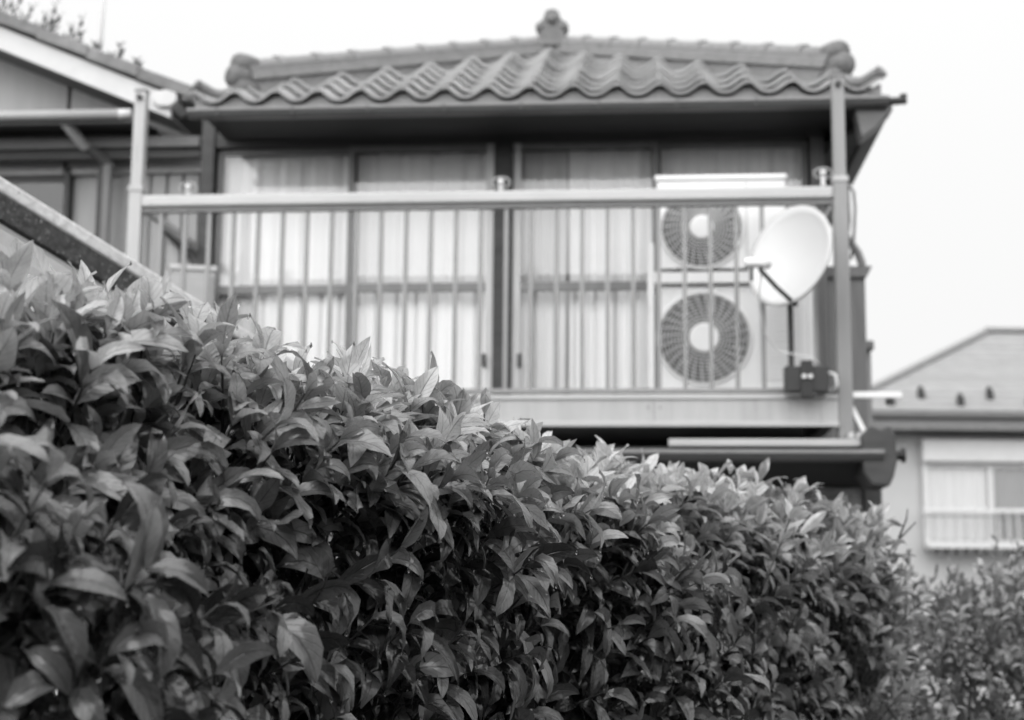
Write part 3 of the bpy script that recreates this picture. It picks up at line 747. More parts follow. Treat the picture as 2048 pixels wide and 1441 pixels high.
part('gable_board', MB().prism([(2 * xa + 0.17, gz(-0.17) - 0.082), (xa, gz(xa) - 0.082), (xa, gz(xa) - 0.225), (2 * xa + 0.17, gz(-0.17) - 0.225)], lambda a, b: (a, LY - 0.005, b), lambda a, b: (a, LY + 0.03, b)), 'trim_white', lh, 0.004)
part('eave_return', MB().prism([(-0.275, 4.53), (-0.13, 4.555), (-0.122, 4.47), (-0.16, 4.435), (-0.235, 4.435), (-0.275, 4.47)], lambda a, b: (a, LY - 0.04, b), lambda a, b: (a, LY + 0.2, b)), 'trim_white', lh, 0.01)
part('gutter', box(-0.10, -0.035, LY - 0.03, 6.9, 4.47, 4.53), 'gutter', lh, 0.01)
part('soffit', MB().prism([(-0.17, gz(-0.17) - 0.20), (xa, gz(xa) - 0.20), (2 * xa + 0.17, gz(-0.17) - 0.20), (2 * xa + 0.17, gz(-0.17) - 0.215), (xa, gz(xa) - 0.215), (-0.17, gz(-0.17) - 0.215)], lambda a, b: (a, LY + 0.031, b), lambda a, b: (a, LY + 0.40, b)), 'wood_grey', lh)
GW = LY + 0.40                          # gable wall plane
for i in range(6):                      # gable boards between seams, cut to the slope
    x1_, x0_ = -0.20 - i * 0.80, -0.98 - i * 0.80
    if i == 0: x1_, x0_ = -0.02, -0.95
    else: x1_, x0_ = -0.975 - (i - 1) * 0.9, -0.975 - i * 0.9 + 0.025
    tz = lambda x: (gz(x) if x > xa else gz(2 * xa - x)) - 0.21
    pf = [(x0_, 4.15), (x1_, 4.15), (x1_, tz(x1_))] + ([(xa, tz(xa))] if x0_ < xa < x1_ else []) + [(x0_, tz(x0_))]
    part('wall_panel', MB().prism(pf, lambda a, b: (a, GW, b), lambda a, b: (a, GW + 0.05, b)), 'gable_board', lh, 0.003)
part('wall', box(-5.6, -0.012, GW + 0.06, 6.8, 0.0, 4.4), 'wall_left', lh)
# lower pent: pale gutter bar, dark rafters, grey beam
part('pent_gutter', MB().tube([(-4.2, LY - 0.05, 4.395), (-0.47, LY - 0.05, 4.388)], 0.03, 10), 'alu_rail', lh, smooth=True)
part('pent_gutter', MB().tube([(-0.475, LY - 0.05, 4.388), (-0.40, LY - 0.03, 4.395)], [0.03, 0.03], 10), 'sash_light', lh, smooth=True)
part('pent_roof', MB().prism([(LY - 0.04, 4.362), (GW - 0.003, 4.43), (GW - 0.003, 4.40), (LY - 0.04, 4.335)], lambda a, b: (-4.2, a, b), lambda a, b: (-0.38, a, b)), 'soffit', lh)
part('beam', box(-4.2, -0.05, LY + 0.20, LY + 0.28, 4.26, 4.325), 'wood_grey', lh, 0.004)
part('beam', box(-4.2, -0.05, LY + 0.24, LY + 0.30, 4.20, 4.256), 'dark_wood', lh, 0.004)
part('brace', MB().bar((-0.82, LY - 0.02, 4.36), (-0.76, LY + 0.2, 4.26), 0.05, 0.04), 'sash_light', lh)
part('brace', MB().bar((-0.72, LY + 0.18, 4.25), (-0.60, LY + 0.25, 4.13), 0.05, 0.05), 'dark_wood', lh)
part('post', box(-0.70, -0.655, LY + 0.26, LY + 0.36, 2.4, 4.2), 'dark_wood', lh, 0.004)
part('drain_pipe', MB().tube([(-0.62, LY + 0.22, 2.4), (-0.62, LY + 0.22, 4.15)], 0.03, 10), 'siding_dark', lh, smooth=True)
wl = part('window', box(-1.75, -0.92, GW + 0.02, GW + 0.058, 3.2, 4.19), 'dark_wood', lh)
part('pane', box(-1.70, -1.34, GW + 0.012, GW + 0.018, 3.26, 4.10), 'pane_dim', wl)
part('pane', box(-1.30, -0.97, GW + 0.012, GW + 0.018, 3.26, 4.10), 'pane_dim', wl)
part('frame', box(-0.958, -0.925, GW - 0.02, GW + 0.018, 3.2, 4.19), 'dark_wood', wl)
for i in range(7):                      # siding below, vertical boards
    x0_ = -0.62 + i * 0.105 + 0.0
    part('siding_board', box(x0_ - 0.005 + 0.01, x0_ + 0.088, GW + 0.03, GW + 0.058, 2.4, 4.145), 'wall_left', lh, 0.002)
part('slope_pipe', MB().tube([(-0.28, GW - 0.02, 3.78), (-0.10, GW - 0.03, 3.60), (0.015, GW - 0.30, 3.46)], 0.035, 10), 'black', lh, smooth=True)

# thin antenna mast on the left roof
am = thing('antenna_mast', (-0.97, 1.9, 4.9), 'thin pale antenna mast rising behind the left roof edge', 'antenna')
part('pole', MB().tube([(-0.97, 1.9, 4.75), (-0.955, 1.9, 6.2)], [0.014, 0.010], 8), 'sash_light', am, smooth=True)
part('foot', MB().tube([(-0.97, 1.9, 4.72), (-0.97, 1.9, 4.80)], [0.05, 0.02], 8), 'sash', am)
for i in range(5):
    part('element', MB().tube([(-0.957 - 0.25 + 0.02 * i, 1.75 + i * 0.08, 6.1), (-0.957 + 0.25 - 0.02 * i, 1.75 + i * 0.08, 6.1)], 0.004, 6), 'sash_light', am)

# weeds along the left roof edge
wd = thing('roof_weeds', (-0.9, 1.35, 4.95), 'spiky weeds sprouting along the upper edge of the left roof', 'weeds')
rw = random.Random(5)
part('runner', MB().tube([(-1.6 + i * 0.1, 1.32 + 0.02 * rw.uniform(-1, 1), gz(-1.6 + i * 0.1) + 0.02) for i in range(12)], 0.008, 6), 'weed', wd)
for i in range(19):
    x = -1.50 + i * 0.054; hgt = rw.uniform(0.17, 0.26) * (1.15 if i < 11 else 0.62) + (0.09 if i == 16 else 0)
    p = Vector((x, 1.32 + rw.uniform(-0.06, 0.10), gz(x) + 0.0)); d = Vector((0.42 + rw.uniform(-.1, .15) - (0.4 if i == 16 else 0), rw.uniform(-.2, .2), 1)).normalized()
    mbw = MB().tube([p, p + d * hgt * 0.6, p + d * hgt], [0.006, 0.004, 0.001], 5)
    for j in range(9):
        q = p + d * hgt * (0.12 + 0.095 * j); ang = j * 2.4; sd = Vector((math.cos(ang), math.sin(ang), 0.9)).normalized()
        L_ = 0.075 * (1.1 - 0.07 * j); w_ = sd.cross(d).normalized() * 0.013
        mbw.add([q, q + sd * L_ * 0.5 + w_, q + sd * L_, q + sd * L_ * 0.5 - w_], [(0, 1, 2, 3)])
    part('sprig', mbw, 'weed', wd)

# ================================================================== LEAN-TO ROOF (near left, sloping down behind the hedge)
ln = thing('lean_to_roof', (-1.2, 5.2, 0), 'corrugated lean-to roof with mossy edge board sloping down behind the hedge', 'roof', IDM)
va = Vector((-1.47, 4.2, 2.735)); vb = Vector((-0.80, 5.0, 2.375))     # verge top line through the view
dv = (vb - va); va = va - dv * 0.9; vb = vb + dv * 0.18; dv = (vb - va); dvn = dv.normalized()
bk = Vector((-dvn.y, dvn.x, 0)).normalized()
if bk.y < 0: bk = -bk
upn = dvn.cross(bk); upn = upn if upn.z > 0 else -upn
part('verge_cap', MB().bar(va - upn * 0.022, vb - upn * 0.022, 0.09, 0.044, upn), 'verge_cap', ln, 0.008)
part('verge_cap', MB().bar(va + bk * 0.06 + upn * 0.004, vb + bk * 0.06 + upn * 0.004, 0.05, 0.018, upn), 'verge_cap', ln, 0.004)
part('edge_board', MB().bar(va - upn * 0.082 + bk * -0.035, vb - upn * 0.082 + bk * -0.035, 0.03, 0.072, upn), 'moss_board', ln, 0.004)
vs = []; nn = 150; depth = 1.5
for i in range(nn + 1):
    s = depth * i / nn; h_ = 0.020 * math.cos(s * 2 * math.pi / 0.115) - 0.06
    for q in (va, vb): vs.append(q + bk * (s + 0.03) + upn * h_)
part('corrugated_sheet', MB().add(vs, [(2 * i, 2 * i + 1, 2 * i + 3, 2 * i + 2) for i in range(nn)]), 'poly', ln, smooth=True)
part('edge_board', MB().bar(va - upn * 0.075 + bk * (depth + 0.05), vb - upn * 0.075 + bk * (depth + 0.05), 0.03, 0.058, upn), 'moss_board', ln)
for k in (0.02, 0.97):
    q = va.lerp(vb, k)
    part('purlin', MB().bar(q - upn * 0.09 + bk * 0.03, q - upn * 0.09 + bk * depth, 0.04, 0.04, upn), 'wood_grey', ln)
for k in (0.3, 0.95):
    for s in (0.08, depth - 0.05):
        q = va.lerp(vb, k) + bk * s
        part('post', box(q.x - 0.03, q.x + 0.03, q.y - 0.03, q.y + 0.03, 0, q.z - 0.11), 'wood_grey', ln)

# ================================================================== RIGHT NEIGHBOUR HOUSE (far)
rh = thing('house', (9.0, 22.6, 0), 'pale distant house at right with hipped slate roof and railed window', 'house', IDM)
RY = 22.0
part('wall', box(4.95, 14.0, RY, 30.0, 0, 3.93), 'far_wall', rh)
# hipped roof of stepped courses
ex0, ey0, ez0 = 4.55, RY - 0.5, 4.17
rx, ry, rz = 7.80, 24.5, 5.83
ncr = 14
rbase = MB().add([(ex0, ey0, ez0), (14.5, ey0, ez0), (14.5, ry, rz), (rx, ry, rz), (ex0, 28.5, ez0), (14.5, 28.5, ez0)], [(0, 1, 2, 3), (0, 3, 4), (3, 2, 5, 4), (1, 5, 2), (0, 4, 5, 1)])
rrf = part('roof', rbase, 'far_roof', rh)
for i in range(ncr):
    t0, t1 = i / ncr, (i + 1) / ncr
    f = lambda t, e: (ex0 + (rx - ex0) * t, ey0 + (ry - ey0) * t, ez0 + (rz - ez0) * t + e)
    a, b_ = f(t0, 0.03), f(t1, 0.006)
    mbc = MB().add([(a[0], a[1] - 0.01, a[2]), (14.5, a[1] - 0.01, a[2]), (14.5, b_[1], b_[2]), (b_[0], b_[1], b_[2]), (a[0], a[1] - 0.01, a[2] - 0.03), (14.5, a[1] - 0.01, a[2] - 0.03)], [(0, 1, 2, 3), (4, 5, 1, 0)])
    part('slate_course', mbc, 'far_roof', rrf)
part('hip_cap', MB().bar((ex0, ey0 - 0.02, ez0 + 0.03), (rx, ry, rz + 0.05), 0.16, 0.05), 'far_trim', rrf)
part('ridge_cap', MB().bar((rx - 0.05, ry, rz + 0.05), (14.5, ry, rz + 0.05), 0.18, 0.06), 'far_trim', rrf)
for i in range(16):
    x = 5.42 + i * 0.50; dy = 0.36 if i % 2 else 0.12
    part('snow_guard', MB().prism([(0, 0), (0.09, 0), (0.09, 0.10), (0.06, 0.17), (0.03, 0.17), (0, 0.10)], lambda p, q: (x + p, ey0 + dy, ez0 + dy * 0.553 + 0.02 + q), lambda p, q: (x + p, ey0 + dy + 0.1, ez0 + dy * 0.553 + 0.06 + q)), 'black', rrf)
part('fascia', box(4.65, 14.4, ey0 + 0.02, RY - 0.001, 3.935, 4.16), 'far_trim', rh)
part('gutter', gutter_mesh(4.5, 14.5, ey0 - 0.05, 4.14, 0.075), 'far_trim', rh)
part('drip_edge', box(4.62, 14.4, ey0 - 0.02, ey0 + 0.018, 3.90, 3.96), 'siding_dark', rh)
wz0, wz1 = 2.30, 3.42
part('shutter_box', box(5.93, 8.35, RY - 0.22, RY - 0.002, 3.47, 3.80), 'far_white', rh, 0.02)
fm = MB()
fm.box(5.95, 6.02, RY - 0.12, RY - 0.002, wz0, 3.468).box(8.25, 8.33, RY - 0.12, RY - 0.002, wz0, 3.468)
fm.box(6.02, 8.25, RY - 0.11, RY - 0.002, wz0, wz0 + 0.06).box(6.02, 8.25, RY - 0.11, RY - 0.002, 3.40, 3.465).box(6.885, 6.96, RY - 0.115, RY - 0.002, wz0 + 0.06, 3.40)
fw_ = part('window', fm, 'far_white', rh, 0.006)
part('pane', box(6.02, 6.885, RY - 0.07, RY - 0.062, wz0 + 0.06, 3.40), 'pane', fw_)
part('pane', box(6.96, 8.25, RY - 0.07, RY - 0.062, wz0 + 0.06, 3.40), 'pane', fw_)
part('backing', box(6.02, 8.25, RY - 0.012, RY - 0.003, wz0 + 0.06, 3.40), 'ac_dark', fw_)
curtain(6.02, 6.885, 'light curtain in the left pane of the distant house window', 'curtain_far', RY - 0.04, 2.37, 3.39, 0.012, 9, 21, IDM)
curtain(6.97, 8.24, 'dim curtain in the right pane of the distant house window', 'curtain_dim', RY - 0.04, 2.37, 3.39, 0.012, 12, 22, IDM)
gd = part('window_guard', box(5.88, 8.40, RY - 0.34, RY - 0.30, 2.74, 2.80), 'far_white', rh, 0.006)
part('guard_rail', box(5.88, 8.40, RY - 0.335, RY - 0.305, 2.68, 2.70), 'far_trim', gd)
part('sill', box(5.93, 8.38, RY - 0.36, RY - 0.125, 2.235, 2.295), 'far_white', gd, 0.006)
for i in range(18):
    x = 5.95 + i * 0.14
    part('bar', box(x, x + 0.02, RY - 0.33, RY - 0.31, 2.297, 2.739), 'far_white', gd)
    part('foot', box(x - 0.004, x + 0.03, RY - 0.355, RY - 0.13, 2.17, 2.2345), 'siding_dark', gd)

# ================================================================== LEAVES
NS, NU = 7, 5
S_ = np.array([0.0, 0.12, 0.30, 0.50, 0.70, 0.87, 1.0])
Wd = np.array([0.05, 0.42, 0.86, 1.0, 0.84, 0.45, 0.015])
Uc = np.array([-1.0, -0.5, 0.0, 0.5, 1.0])
FACES = np.array([(i * NU + j, i * NU + j + 1, (i + 1) * NU + j + 1, (i + 1) * NU + j) for i in range(NS - 1) for j in range(NU - 1)])
UVS = np.array([((Uc[j] * 0.5 + 0.5), S_[i]) for i in range(NS) for j in range(NU)])
def norm(a): return a / np.maximum(np.linalg.norm(a, axis=-1, keepdims=True), 1e-9)
def grow(P, D, Nn, L, W, bend, grav, fold, wav, rng):
    """vectorised leaves. P base, D direction, Nn upper side, L length, W half width; returns (n, 35, 3)"""
    n = len(P); out = np.zeros((n, NS, NU, 3)); p = P.copy(); d = norm(D); nn = norm(Nn - (Nn * d).sum(1, keepdims=True) * d)
    tw = rng.normal(0, 0.10, n)
    ph = rng.uniform(0, 6.28, (n, 2)); asym = rng.uniform(0.9, 1.1, n)
    for i in range(NS):
        if i:
            ds_ = (S_[i] - S_[i - 1])
            p = p + d * (L * ds_)[:, None]
            d = norm(d + (-nn) * (bend * ds_)[:, None] + np.array([0, 0, -1.0]) * (grav * ds_)[:, None])
            nn = norm(nn - (nn * d).sum(1, keepdims=True) * d)
            sd0 = np.cross(d, nn); nn = norm(nn + sd0 * (tw * ds_)[:, None])
        sd = np.cross(d, nn)
        w = W * Wd[i]
        jag = 1 + rng.uniform(-0.08, 0.08, (n, 2))
        for j in range(NU):
            u = Uc[j]; k = 0 if u < 0 else 1
            wj = w * (asym if u > 0 else 1) * (jag[:, k] if abs(u) == 1 else 1)
            lift = fold * abs(u) * w + wav * W * abs(u) ** 2 * np.sin(ph[:, k] + S_[i] * 9.0)
            out[:, i, j] = p + sd * (u * wj)[:, None] + nn * lift[:, None]
    return out.reshape(n, NS * NU, 3)

def leaf_mesh(name, V, tone, material):
    n = len(V); me = bpy.data.meshes.new(name)
    nv = n * NS * NU; nf = n * len(FACES)
    me.vertices.add(nv); me.vertices.foreach_set('co', V.reshape(-1).astype(np.float32))
    idx = (FACES[None] + (np.arange(n) * NS * NU)[:, None, None]).reshape(-1)
    me.loops.add(nf * 4); me.loops.foreach_set('vertex_index', idx.astype(np.int32))
    me.polygons.add(nf); me.polygons.foreach_set('loop_start', np.arange(0, nf * 4, 4, dtype=np.int32))
    me.polygons.foreach_set('use_smooth', np.ones(nf, dtype=bool))
    uv = me.uv_layers.new(name='UVMap')
    uvs = np.tile(UVS[FACES.reshape(-1)], (n, 1)); uv.data.foreach_set('uv', uvs.reshape(-1).astype(np.float32))
    at = me.attributes.new('leaf_tone', 'FLOAT', 'POINT'); at.data.foreach_set('value', np.repeat(tone, NS * NU).astype(np.float32))
    me.update(); me.validate(); me.materials.append(MATS[material])
    return me

def visible_cells(V, gw=640, gh=450):
    """how many grid cells of the picture each leaf shows in (which leaves to make single parts)"""
    n = len(V); k = LENS_PX * gw / 2048.0
    c = V.reshape(n, NS, NU, 3)
    pts = [c]
    pts.append((c[:, :-1] + c[:, 1:]) / 2)
    P = np.concatenate([q.reshape(n, -1, 3) for q in pts], axis=1)
    P2 = P - np.array(CAMP); w = P2 @ np.array(FW); x = gw / 2 + k * (P2 @ np.array(RT)) / w; y = gh / 2 - k * (P2 @ np.array(UP)) / w
    ok = (w > 0.2) & (x >= 0) & (x < gw) & (y >= 0) & (y < gh)
    ids = np.repeat(np.arange(n), P.shape[1])[ok.reshape(-1)]
    cell = (np.floor(y).astype(int) * gw + np.floor(x).astype(int)).reshape(-1)[ok.reshape(-1)]
    dep = w.reshape(-1)[ok.reshape(-1)]
    o = np.lexsort((dep, cell)); cell = cell[o]; ids = ids[o]
    first = np.ones(len(cell), bool); first[1:] = cell[1:] != cell[:-1]
    return np.bincount(ids[first], minlength=n)

def make_shoots(pos, tdir, nleaf, Lm, rng, beta_lo, beta_hi, bend, grav, stem_len, tones):
    """arrays of leaf parameters for shoots with opposite leaf pairs; also stem segments"""
    P = []; D = []; Nn = []; L = []; B = []; G = []; T = []; stems = []
    for q, t, nl, sl_, b0, b1, bd, gv, tn, lm in zip(pos, tdir, nleaf, stem_len, beta_lo, beta_hi, bend, grav, tones, Lm):
        t = t / np.linalg.norm(t); ref = np.array([0, 0, 1.0]) if abs(t[2]) < 0.9 else np.array([1.0, 0, 0])
        a = np.cross(t, ref); a /= np.linalg.norm(a); b_ = np.cross(t, a); az = rng.uniform(0, 6.28)
        npair = max(1, nl // 2)
        stems.append((q, q + t * sl_))
        for k in range(npair):
            f = (k + 1) / npair
            be = b1 + (b0 - b1) * f
            for s in (0, 1):
                ph = az + k * 1.571 + s * 3.1416 + rng.normal(0, 0.25); e = a * math.cos(ph) + b_ * math.sin(ph)
                bb = be + rng.normal(0, 0.16)
                P.append(q + t * sl_ * (0.25 + 0.75 * f)); D.append(t * math.cos(bb) + e * math.sin(bb)); Nn.append(t * math.sin(bb) - e * math.cos(bb))
                L.append(lm * rng.uniform(0.62, 1.18) * (1.0 - 0.22 * (f > 0.99) * (npair > 2))); B.append(bd * rng.uniform(0.3, 1.6)); G.append(gv * rng.uniform(0.4, 1.5))
                T.append(np.clip(tn * (0.35 + 0.65 * f) + rng.normal(0, 0.16), 0, 1))
    return [np.array(z_) for z_ in (P, D, Nn, L, B, G, T)], stems

def plant(root, data, stems, rng, base, material, wr, stem_r, drops=0, nsingle=300):
    P, D, Nn, L, B, G, T = data
    W = L * rng.uniform(wr[0], wr[1], len(L))
    V = grow(P, D, Nn, L, W, B, G, rng.uniform(0.05, 0.50, len(L)), rng.uniform(0.05, 0.30, len(L)), rng)
    vis = visible_cells(V); order = np.argsort(-vis); top = order[:nsingle]; top = top[vis[top] > 0]
    rest = np.setdiff1d(np.arange(len(V)), top)
    base = np.array(base)
    o = mesh_obj('foliage', leaf_mesh('foliage', V[rest] - base, T[rest], material), None, root); o['kind'] = 'stuff'
    for i in top:
        c = P[i]
        mesh_obj('leaf', leaf_mesh('leaf', V[i:i + 1] - c, T[i:i + 1], material), None, root, tuple(c - base))
    mb_ = MB()
    for a, b_ in stems: mb_.tube([Vector(a) - Vector(base), Vector((a + b_) / 2) - Vector(base) + Vector((0.002, 0, 0)), Vector(b_) - Vector(base)], [stem_r, stem_r * 0.8, stem_r * 0.5], 5, False)
    o = mesh_obj('twigs', mb_.mesh('twigs', True), 'bark', root); o['kind'] = 'stuff'
    if drops:
        cand = order[:drops * 4]; cand = cand[rng.permutation(len(cand))[:drops]]
        dm = MB()
        for i in cand:
            tip = Vector(V[i].reshape(NS, NU, 3)[-1, 2]) - Vector(base); r_ = rng.uniform(0.0014, 0.0026)
            dm.tube([tip + Vector((0, 0, 0.002)), tip + Vector((0, 0, -0.4 * r_)), tip + Vector((0, 0, -1.6 * r_)), tip + Vector((0, 0, -2.6 * r_)), tip + Vector((0, 0, -3.0 * r_))], [r_ * 0.2, r_ * 0.6, r_, r_ * 0.7, r_ * 0.15], 8)
        o = mesh_obj('water_drops', dm.mesh('water_drops', True), 'water', root); o['kind'] = 'stuff'
    return V

# ---- the hedge: runs from the left foreground away to the right
rng = np.random.default_rng(3)
def hedge_front(Y):                       # x of the trimmed front face at depth Y
    return -0.33 + 0.50 * (Y - 2.0) + 0.012 * (Y - 2.0) ** 2
H0, H1, HTB = 1.0, 4.85, 1.84
def HTf(Y): return float(np.interp(Y, [1.4, 2.0, 2.4, 2.8, 3.2, 3.7, 4.25, 4.85], [1.872, 1.893, 1.896, 1.885, 1.86, 1.80, 1.785, 1.715]))
hn = np.array([0.885, -0.465, 0.0]); hu = np.array([0.465, 0.885, 0.0]); THK = 0.95
hb = (0.1, 3.2, 0.0)
hedge = thing('hedge', hb, 'dense clipped hedge of long glossy leaves wet with rain across the foreground', 'hedge', IDM)
pos = []; td = []; nl = []; lm = []; b0 = []; b1 = []; bd = []; gv = []; sl_ = []; tn = []
def lump(Y, z): return (1.0 + 0.7 * min(1.0, max(0.0, Y - 3.5))) * (0.05 * math.sin(Y * 3.1 + z * 2.0) + 0.035 * math.sin(Y * 7.3 + 1.0 + z * 5.0))
def put(p, t, n_, L_, lo, hi, be, g_, s_, y_):
    pos.append(p); td.append(t); nl.append(n_); lm.append(L_); b0.append(lo); b1.append(hi); bd.append(be); gv.append(g_); sl_.append(s_); tn.append(y_)
SR = 0.29                                 # radius of the rounded shoulder
for _ in range(1000):                     # front face
    Y = H0 + (H1 - H0) * rng.random(); HT = HTf(Y); zc = HT - SR; z = 0.75 + (zc - 0.75) * rng.random() ** 0.8
    p = np.array([hedge_front(Y), Y, z]) + hn * (lump(Y, z) - abs(rng.normal(0, 0.10)) - 0.09)
    t = hn * 0.8 + np.array([0, 0, 0.75]) + rng.normal(0, 0.28, 3)
    put(p, t, int(rng.integers(6, 10)), 0.112, 0.55, 1.30, 1.2, 1.6, rng.uniform(0.08, 0.18), 0.18)  # low tone: the face's shade put into the leaf colour
for _ in range(820):                     # rounded shoulder
    Y = H0 + (H1 - H0) * rng.random(); HT = HTf(Y); f_ = rng.random() ** 0.85 * 1.5708
    rr_ = SR + lump(Y, 2.5 + f_) - abs(rng.normal(0, 0.05)) - 0.09
    p = np.array([hedge_front(Y), Y, HT - SR]) - hn * SR + hn * (rr_ * math.cos(f_)) + np.array([0, 0, rr_ * math.sin(f_)])
    t = np.array([0, 0, 0.8 + 0.3 * math.sin(f_)]) + hn * (0.65 * math.cos(f_) + 0.1) + rng.normal(0, 0.24, 3)
    put(p, t, int(rng.integers(6, 10)), 0.104, 0.32, 1.1, 0.9, 0.3 + 0.9 * math.cos(f_), rng.uniform(0.07, 0.16), 0.2 + 0.5 * math.sin(f_))  # tone climbs with the slope, painting in light from above
for _ in range(800):                      # top
    Y = H0 + (H1 - H0) * rng.random(); k = SR + rng.random() ** 1.2 * (THK - SR); HT = HTf(Y)
    p = np.array([hedge_front(Y), Y, 0]) - hn * k; p[2] = HT - 0.09 + 0.6 * lump(Y, 3.0 + k * 3) - abs(rng.normal(0, 0.04))
    t = np.array([0, 0, 1.0]) + hn * 0.2 + rng.normal(0, 0.22, 3)
    put(p, t, int(rng.integers(6, 11)), 0.100, 0.28, 0.95, 0.8, 0.3, rng.uniform(0.06, 0.15), 0.7)  # pale tone: fresh growth plus sky light put into the colour
for _ in range(250):                      # long shoots standing out of the top
    Y = H0 + (H1 - H0) * rng.random(); k = 0.16 + rng.random() * 0.35; HT = HTf(Y)
    p = np.array([hedge_front(Y), Y, 0]) - hn * k; p[2] = HT - 0.07 + 0.6 * lump(Y, 3.0 + k * 3) - max(0.0, 0.25 - k) * 0.4
    t = np.array([0, 0, 1.0]) + hn * 0.2 + rng.normal(0, 0.20, 3)
    put(p, t, int(rng.integers(6, 9)), 0.112, 0.30, 0.75, 0.75, 0.2, rng.uniform(0.07, 0.13), 1.0)  # palest tone: fresh tufts, brightness from above painted in
for _ in range(70):                       # loose sprays towards the far end
    Y = 3.7 + (H1 - 3.6) * rng.random(); k = rng.random() * 0.5
    p = np.array([hedge_front(Y), Y, HTf(Y) - 0.06 - max(0.0, 0.25 - k) * 0.5]) - hn * k
    put(p, np.array([0.15, 0, 1.0]) + rng.normal(0, 0.35, 3), 10, 0.085, 0.35, 0.9, 0.6, 0.3, rng.uniform(0.12, 0.22), 0.95)
for _ in range(170):                      # loose sprigs trailing out of the far end
    f_ = rng.random(); z = 0.85 + 0.85 * rng.random() ** 0.8
    p = np.array([hedge_front(H1) - 0.10 + 0.26 * f_ * (1.75 - z) / 0.9 - 0.15 * rng.random(), H1 - 0.15 + 0.5 * rng.random(), z])
    put(p, np.array([0.45, 0.1, 0.9]) + rng.normal(0, 0.35, 3), 10, 0.075, 0.4, 1.1, 0.6, 0.4, rng.uniform(0.12, 0.24), 0.85)
for _ in range(200):                      # far end face
    k = rng.random() * THK; z = 0.75 + (HTB - 0.8) * rng.random()
    p = np.array([hedge_front(H1), H1, z]) - hn * k + hu * (rng.normal(0, 0.06))
    t = hu * 0.7 + hn * 0.3 + np.array([0, 0, 0.6]) + rng.normal(0, 0.3, 3)
    put(p, t, int(rng.integers(6, 10)), 0.085, 0.5, 1.3, 0.6, 0.6, rng.uniform(0.07, 0.14), 0.5)
for _ in range(1300):                      # inside
    Y = H0 + (H1 - H0) * rng.random(); k = 0.26 + rng.random() * (THK - 0.3); z = 0.7 + 0.95 * rng.random()
    p = np.array([hedge_front(Y), Y, z]) - hn * k; t = rng.normal(0, 1, 3) + np.array([0, 0, 0.5])
    put(p, t, 8, 0.10, 0.5, 1.3, 0.5, 0.5, 0.12, 0.05)  # near-darkest tone: shade of the interior painted into the leaves
data, stems = make_shoots(pos, td, nl, lm, rng, b0, b1, bd, gv, sl_, tn)
# a bare twig reaching out of the far end
mesh_obj('twig', MB().tube([Vector(q) - Vector(hb) for q in ((0.93, 4.95, 1.66), (1.0, 4.97, 1.70), (1.10, 5.0, 1.755), (1.21, 5.0, 1.748), (1.27, 5.0, 1.77), (1.33, 5.0, 1.83))], [0.010, 0.009, 0.007, 0.006, 0.004, 0.002], 7).mesh('twig', True), 'bark', hedge)
mesh_obj('twig', MB().tube([Vector(q) - Vector(hb) for q in ((1.27, 5.0, 1.77), (1.30, 5.0, 1.84), (1.305, 5.0, 1.875))], [0.004, 0.003, 0.0015], 6).mesh('twig', True), 'bark', hedge)
# main stems from the ground
trunk = MB()
for i in range(14):
    Y = 1.1 + i * 0.3; q = np.array([hedge_front(Y), Y, 0]) - hn * (THK * (0.4 + 0.25 * rng.random()))
    c = Vector(q) - Vector(hb); path = [c]
    for k in range(1, 7): path.append(c + Vector((rng.normal(0, 0.04), rng.normal(0, 0.04), 0.26 * k)))
    me = MB().tube(path, [0.028, 0.024, 0.02, 0.017, 0.014, 0.010, 0.006], 8).mesh('stem', True)
    mesh_obj('stem', me, 'bark', hedge)
    for k in range(2, 6):
        for _ in range(4):
            a = path[k]; d_ = Vector(hn) * rng.uniform(-0.4, 1.0) + Vector(hu) * rng.normal(0, 0.5) + Vector((0, 0, 0.5)); e_ = a + d_ * 0.33
            stems.append((np.array(a + Vector(hb)), np.array(e_ + Vector(hb))))
plant(hedge, data, stems, rng, hb, 'leaf', (0.14, 0.195), 0.0028, drops=420)

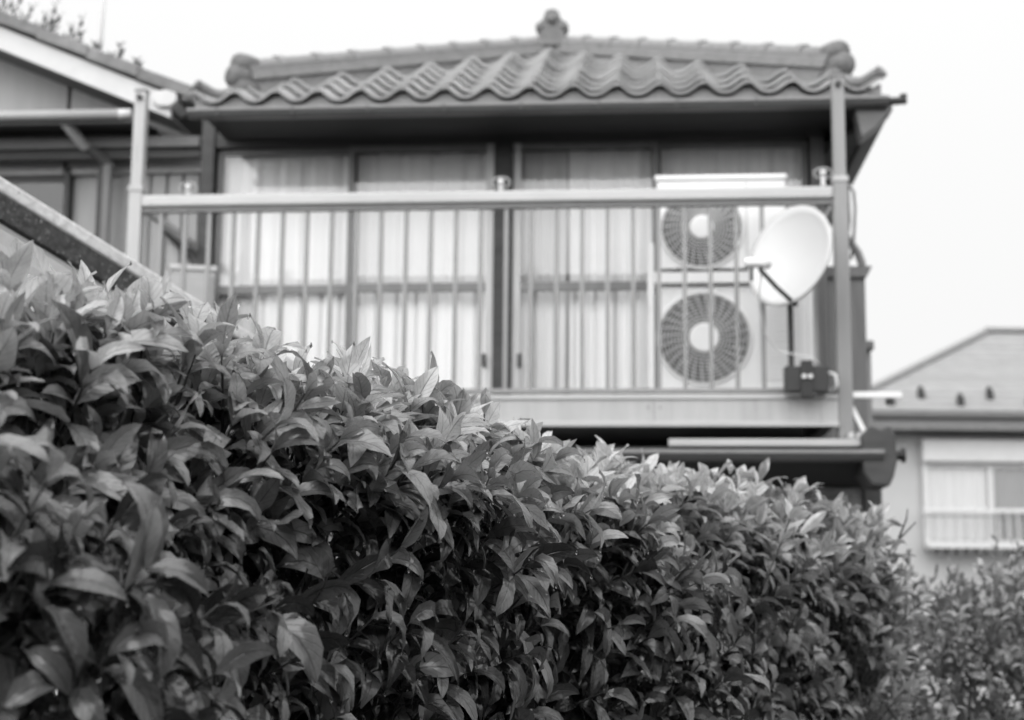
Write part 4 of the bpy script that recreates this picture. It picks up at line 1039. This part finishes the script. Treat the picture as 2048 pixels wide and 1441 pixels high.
# ---- the shrub at the right edge
sb = (1.95, 5.9, 0.0)
shrub = thing('shrub', sb, 'loose small leaved shrub at the lower right before the distant house', 'shrub', IDM)
pos = []; td = []; nl = []; lm = []; b0 = []; b1 = []; bd = []; gv = []; sl_ = []; tn = []
def shrub_top(x): return 1.34 + 0.09 * min(1, max(0, (x - 1.3) / 0.25)) + 0.16 * math.exp(-((x - 1.58) / 0.10) ** 2) + 0.27 * math.exp(-((x - 2.02) / 0.26) ** 2) + 0.12 * math.exp(-((x - 2.6) / 0.3) ** 2)
for _ in range(1150):
    x = 1.16 + 1.75 * rng.random(); y = 5.4 + 1.0 * rng.random(); zt = shrub_top(x) - abs(y - 5.8) * 0.12
    z = zt - 0.05 - (zt - 0.7) * rng.random() ** 1.5
    t = np.array([0, -0.25, 1.0]) + rng.normal(0, 0.45, 3)
    put(np.array([x, y, z]), t, int(rng.integers(8, 13)), 0.062, 0.4, 1.1, 0.5, 0.4, rng.uniform(0.10, 0.2), 0.5)
for _ in range(26):
    x = 1.5 + 1.2 * rng.random(); y = 5.5 + 0.7 * rng.random(); z = shrub_top(x) - 0.12
    put(np.array([x, y, z]), np.array([0.12, 0, 1.0]) + rng.normal(0, 0.15, 3), 12, 0.06, 0.4, 0.9, 0.4, 0.2, rng.uniform(0.16, 0.26), 0.6)
data, stems = make_shoots(pos, td, nl, lm, rng, b0, b1, bd, gv, sl_, tn)
for i in range(16):
    x = 1.45 + 1.3 * rng.random(); c = Vector((1.6 + 0.7 * (x - 1.45), 5.9 + rng.normal(0, 0.15), 0)) - Vector(sb)
    e_ = Vector((x, 5.8 + rng.normal(0, 0.25), shrub_top(x) - 0.15)) - Vector(sb)
    me = MB().tube([c, c.lerp(e_, 0.5) + Vector((rng.normal(0, 0.05), 0, 0)), e_], [0.016, 0.011, 0.005], 7).mesh('stem', True)
    mesh_obj('stem', me, 'bark', shrub)
plant(shrub, data, stems, rng, sb, 'leaf_shrub', (0.16, 0.22), 0.0025, nsingle=300)
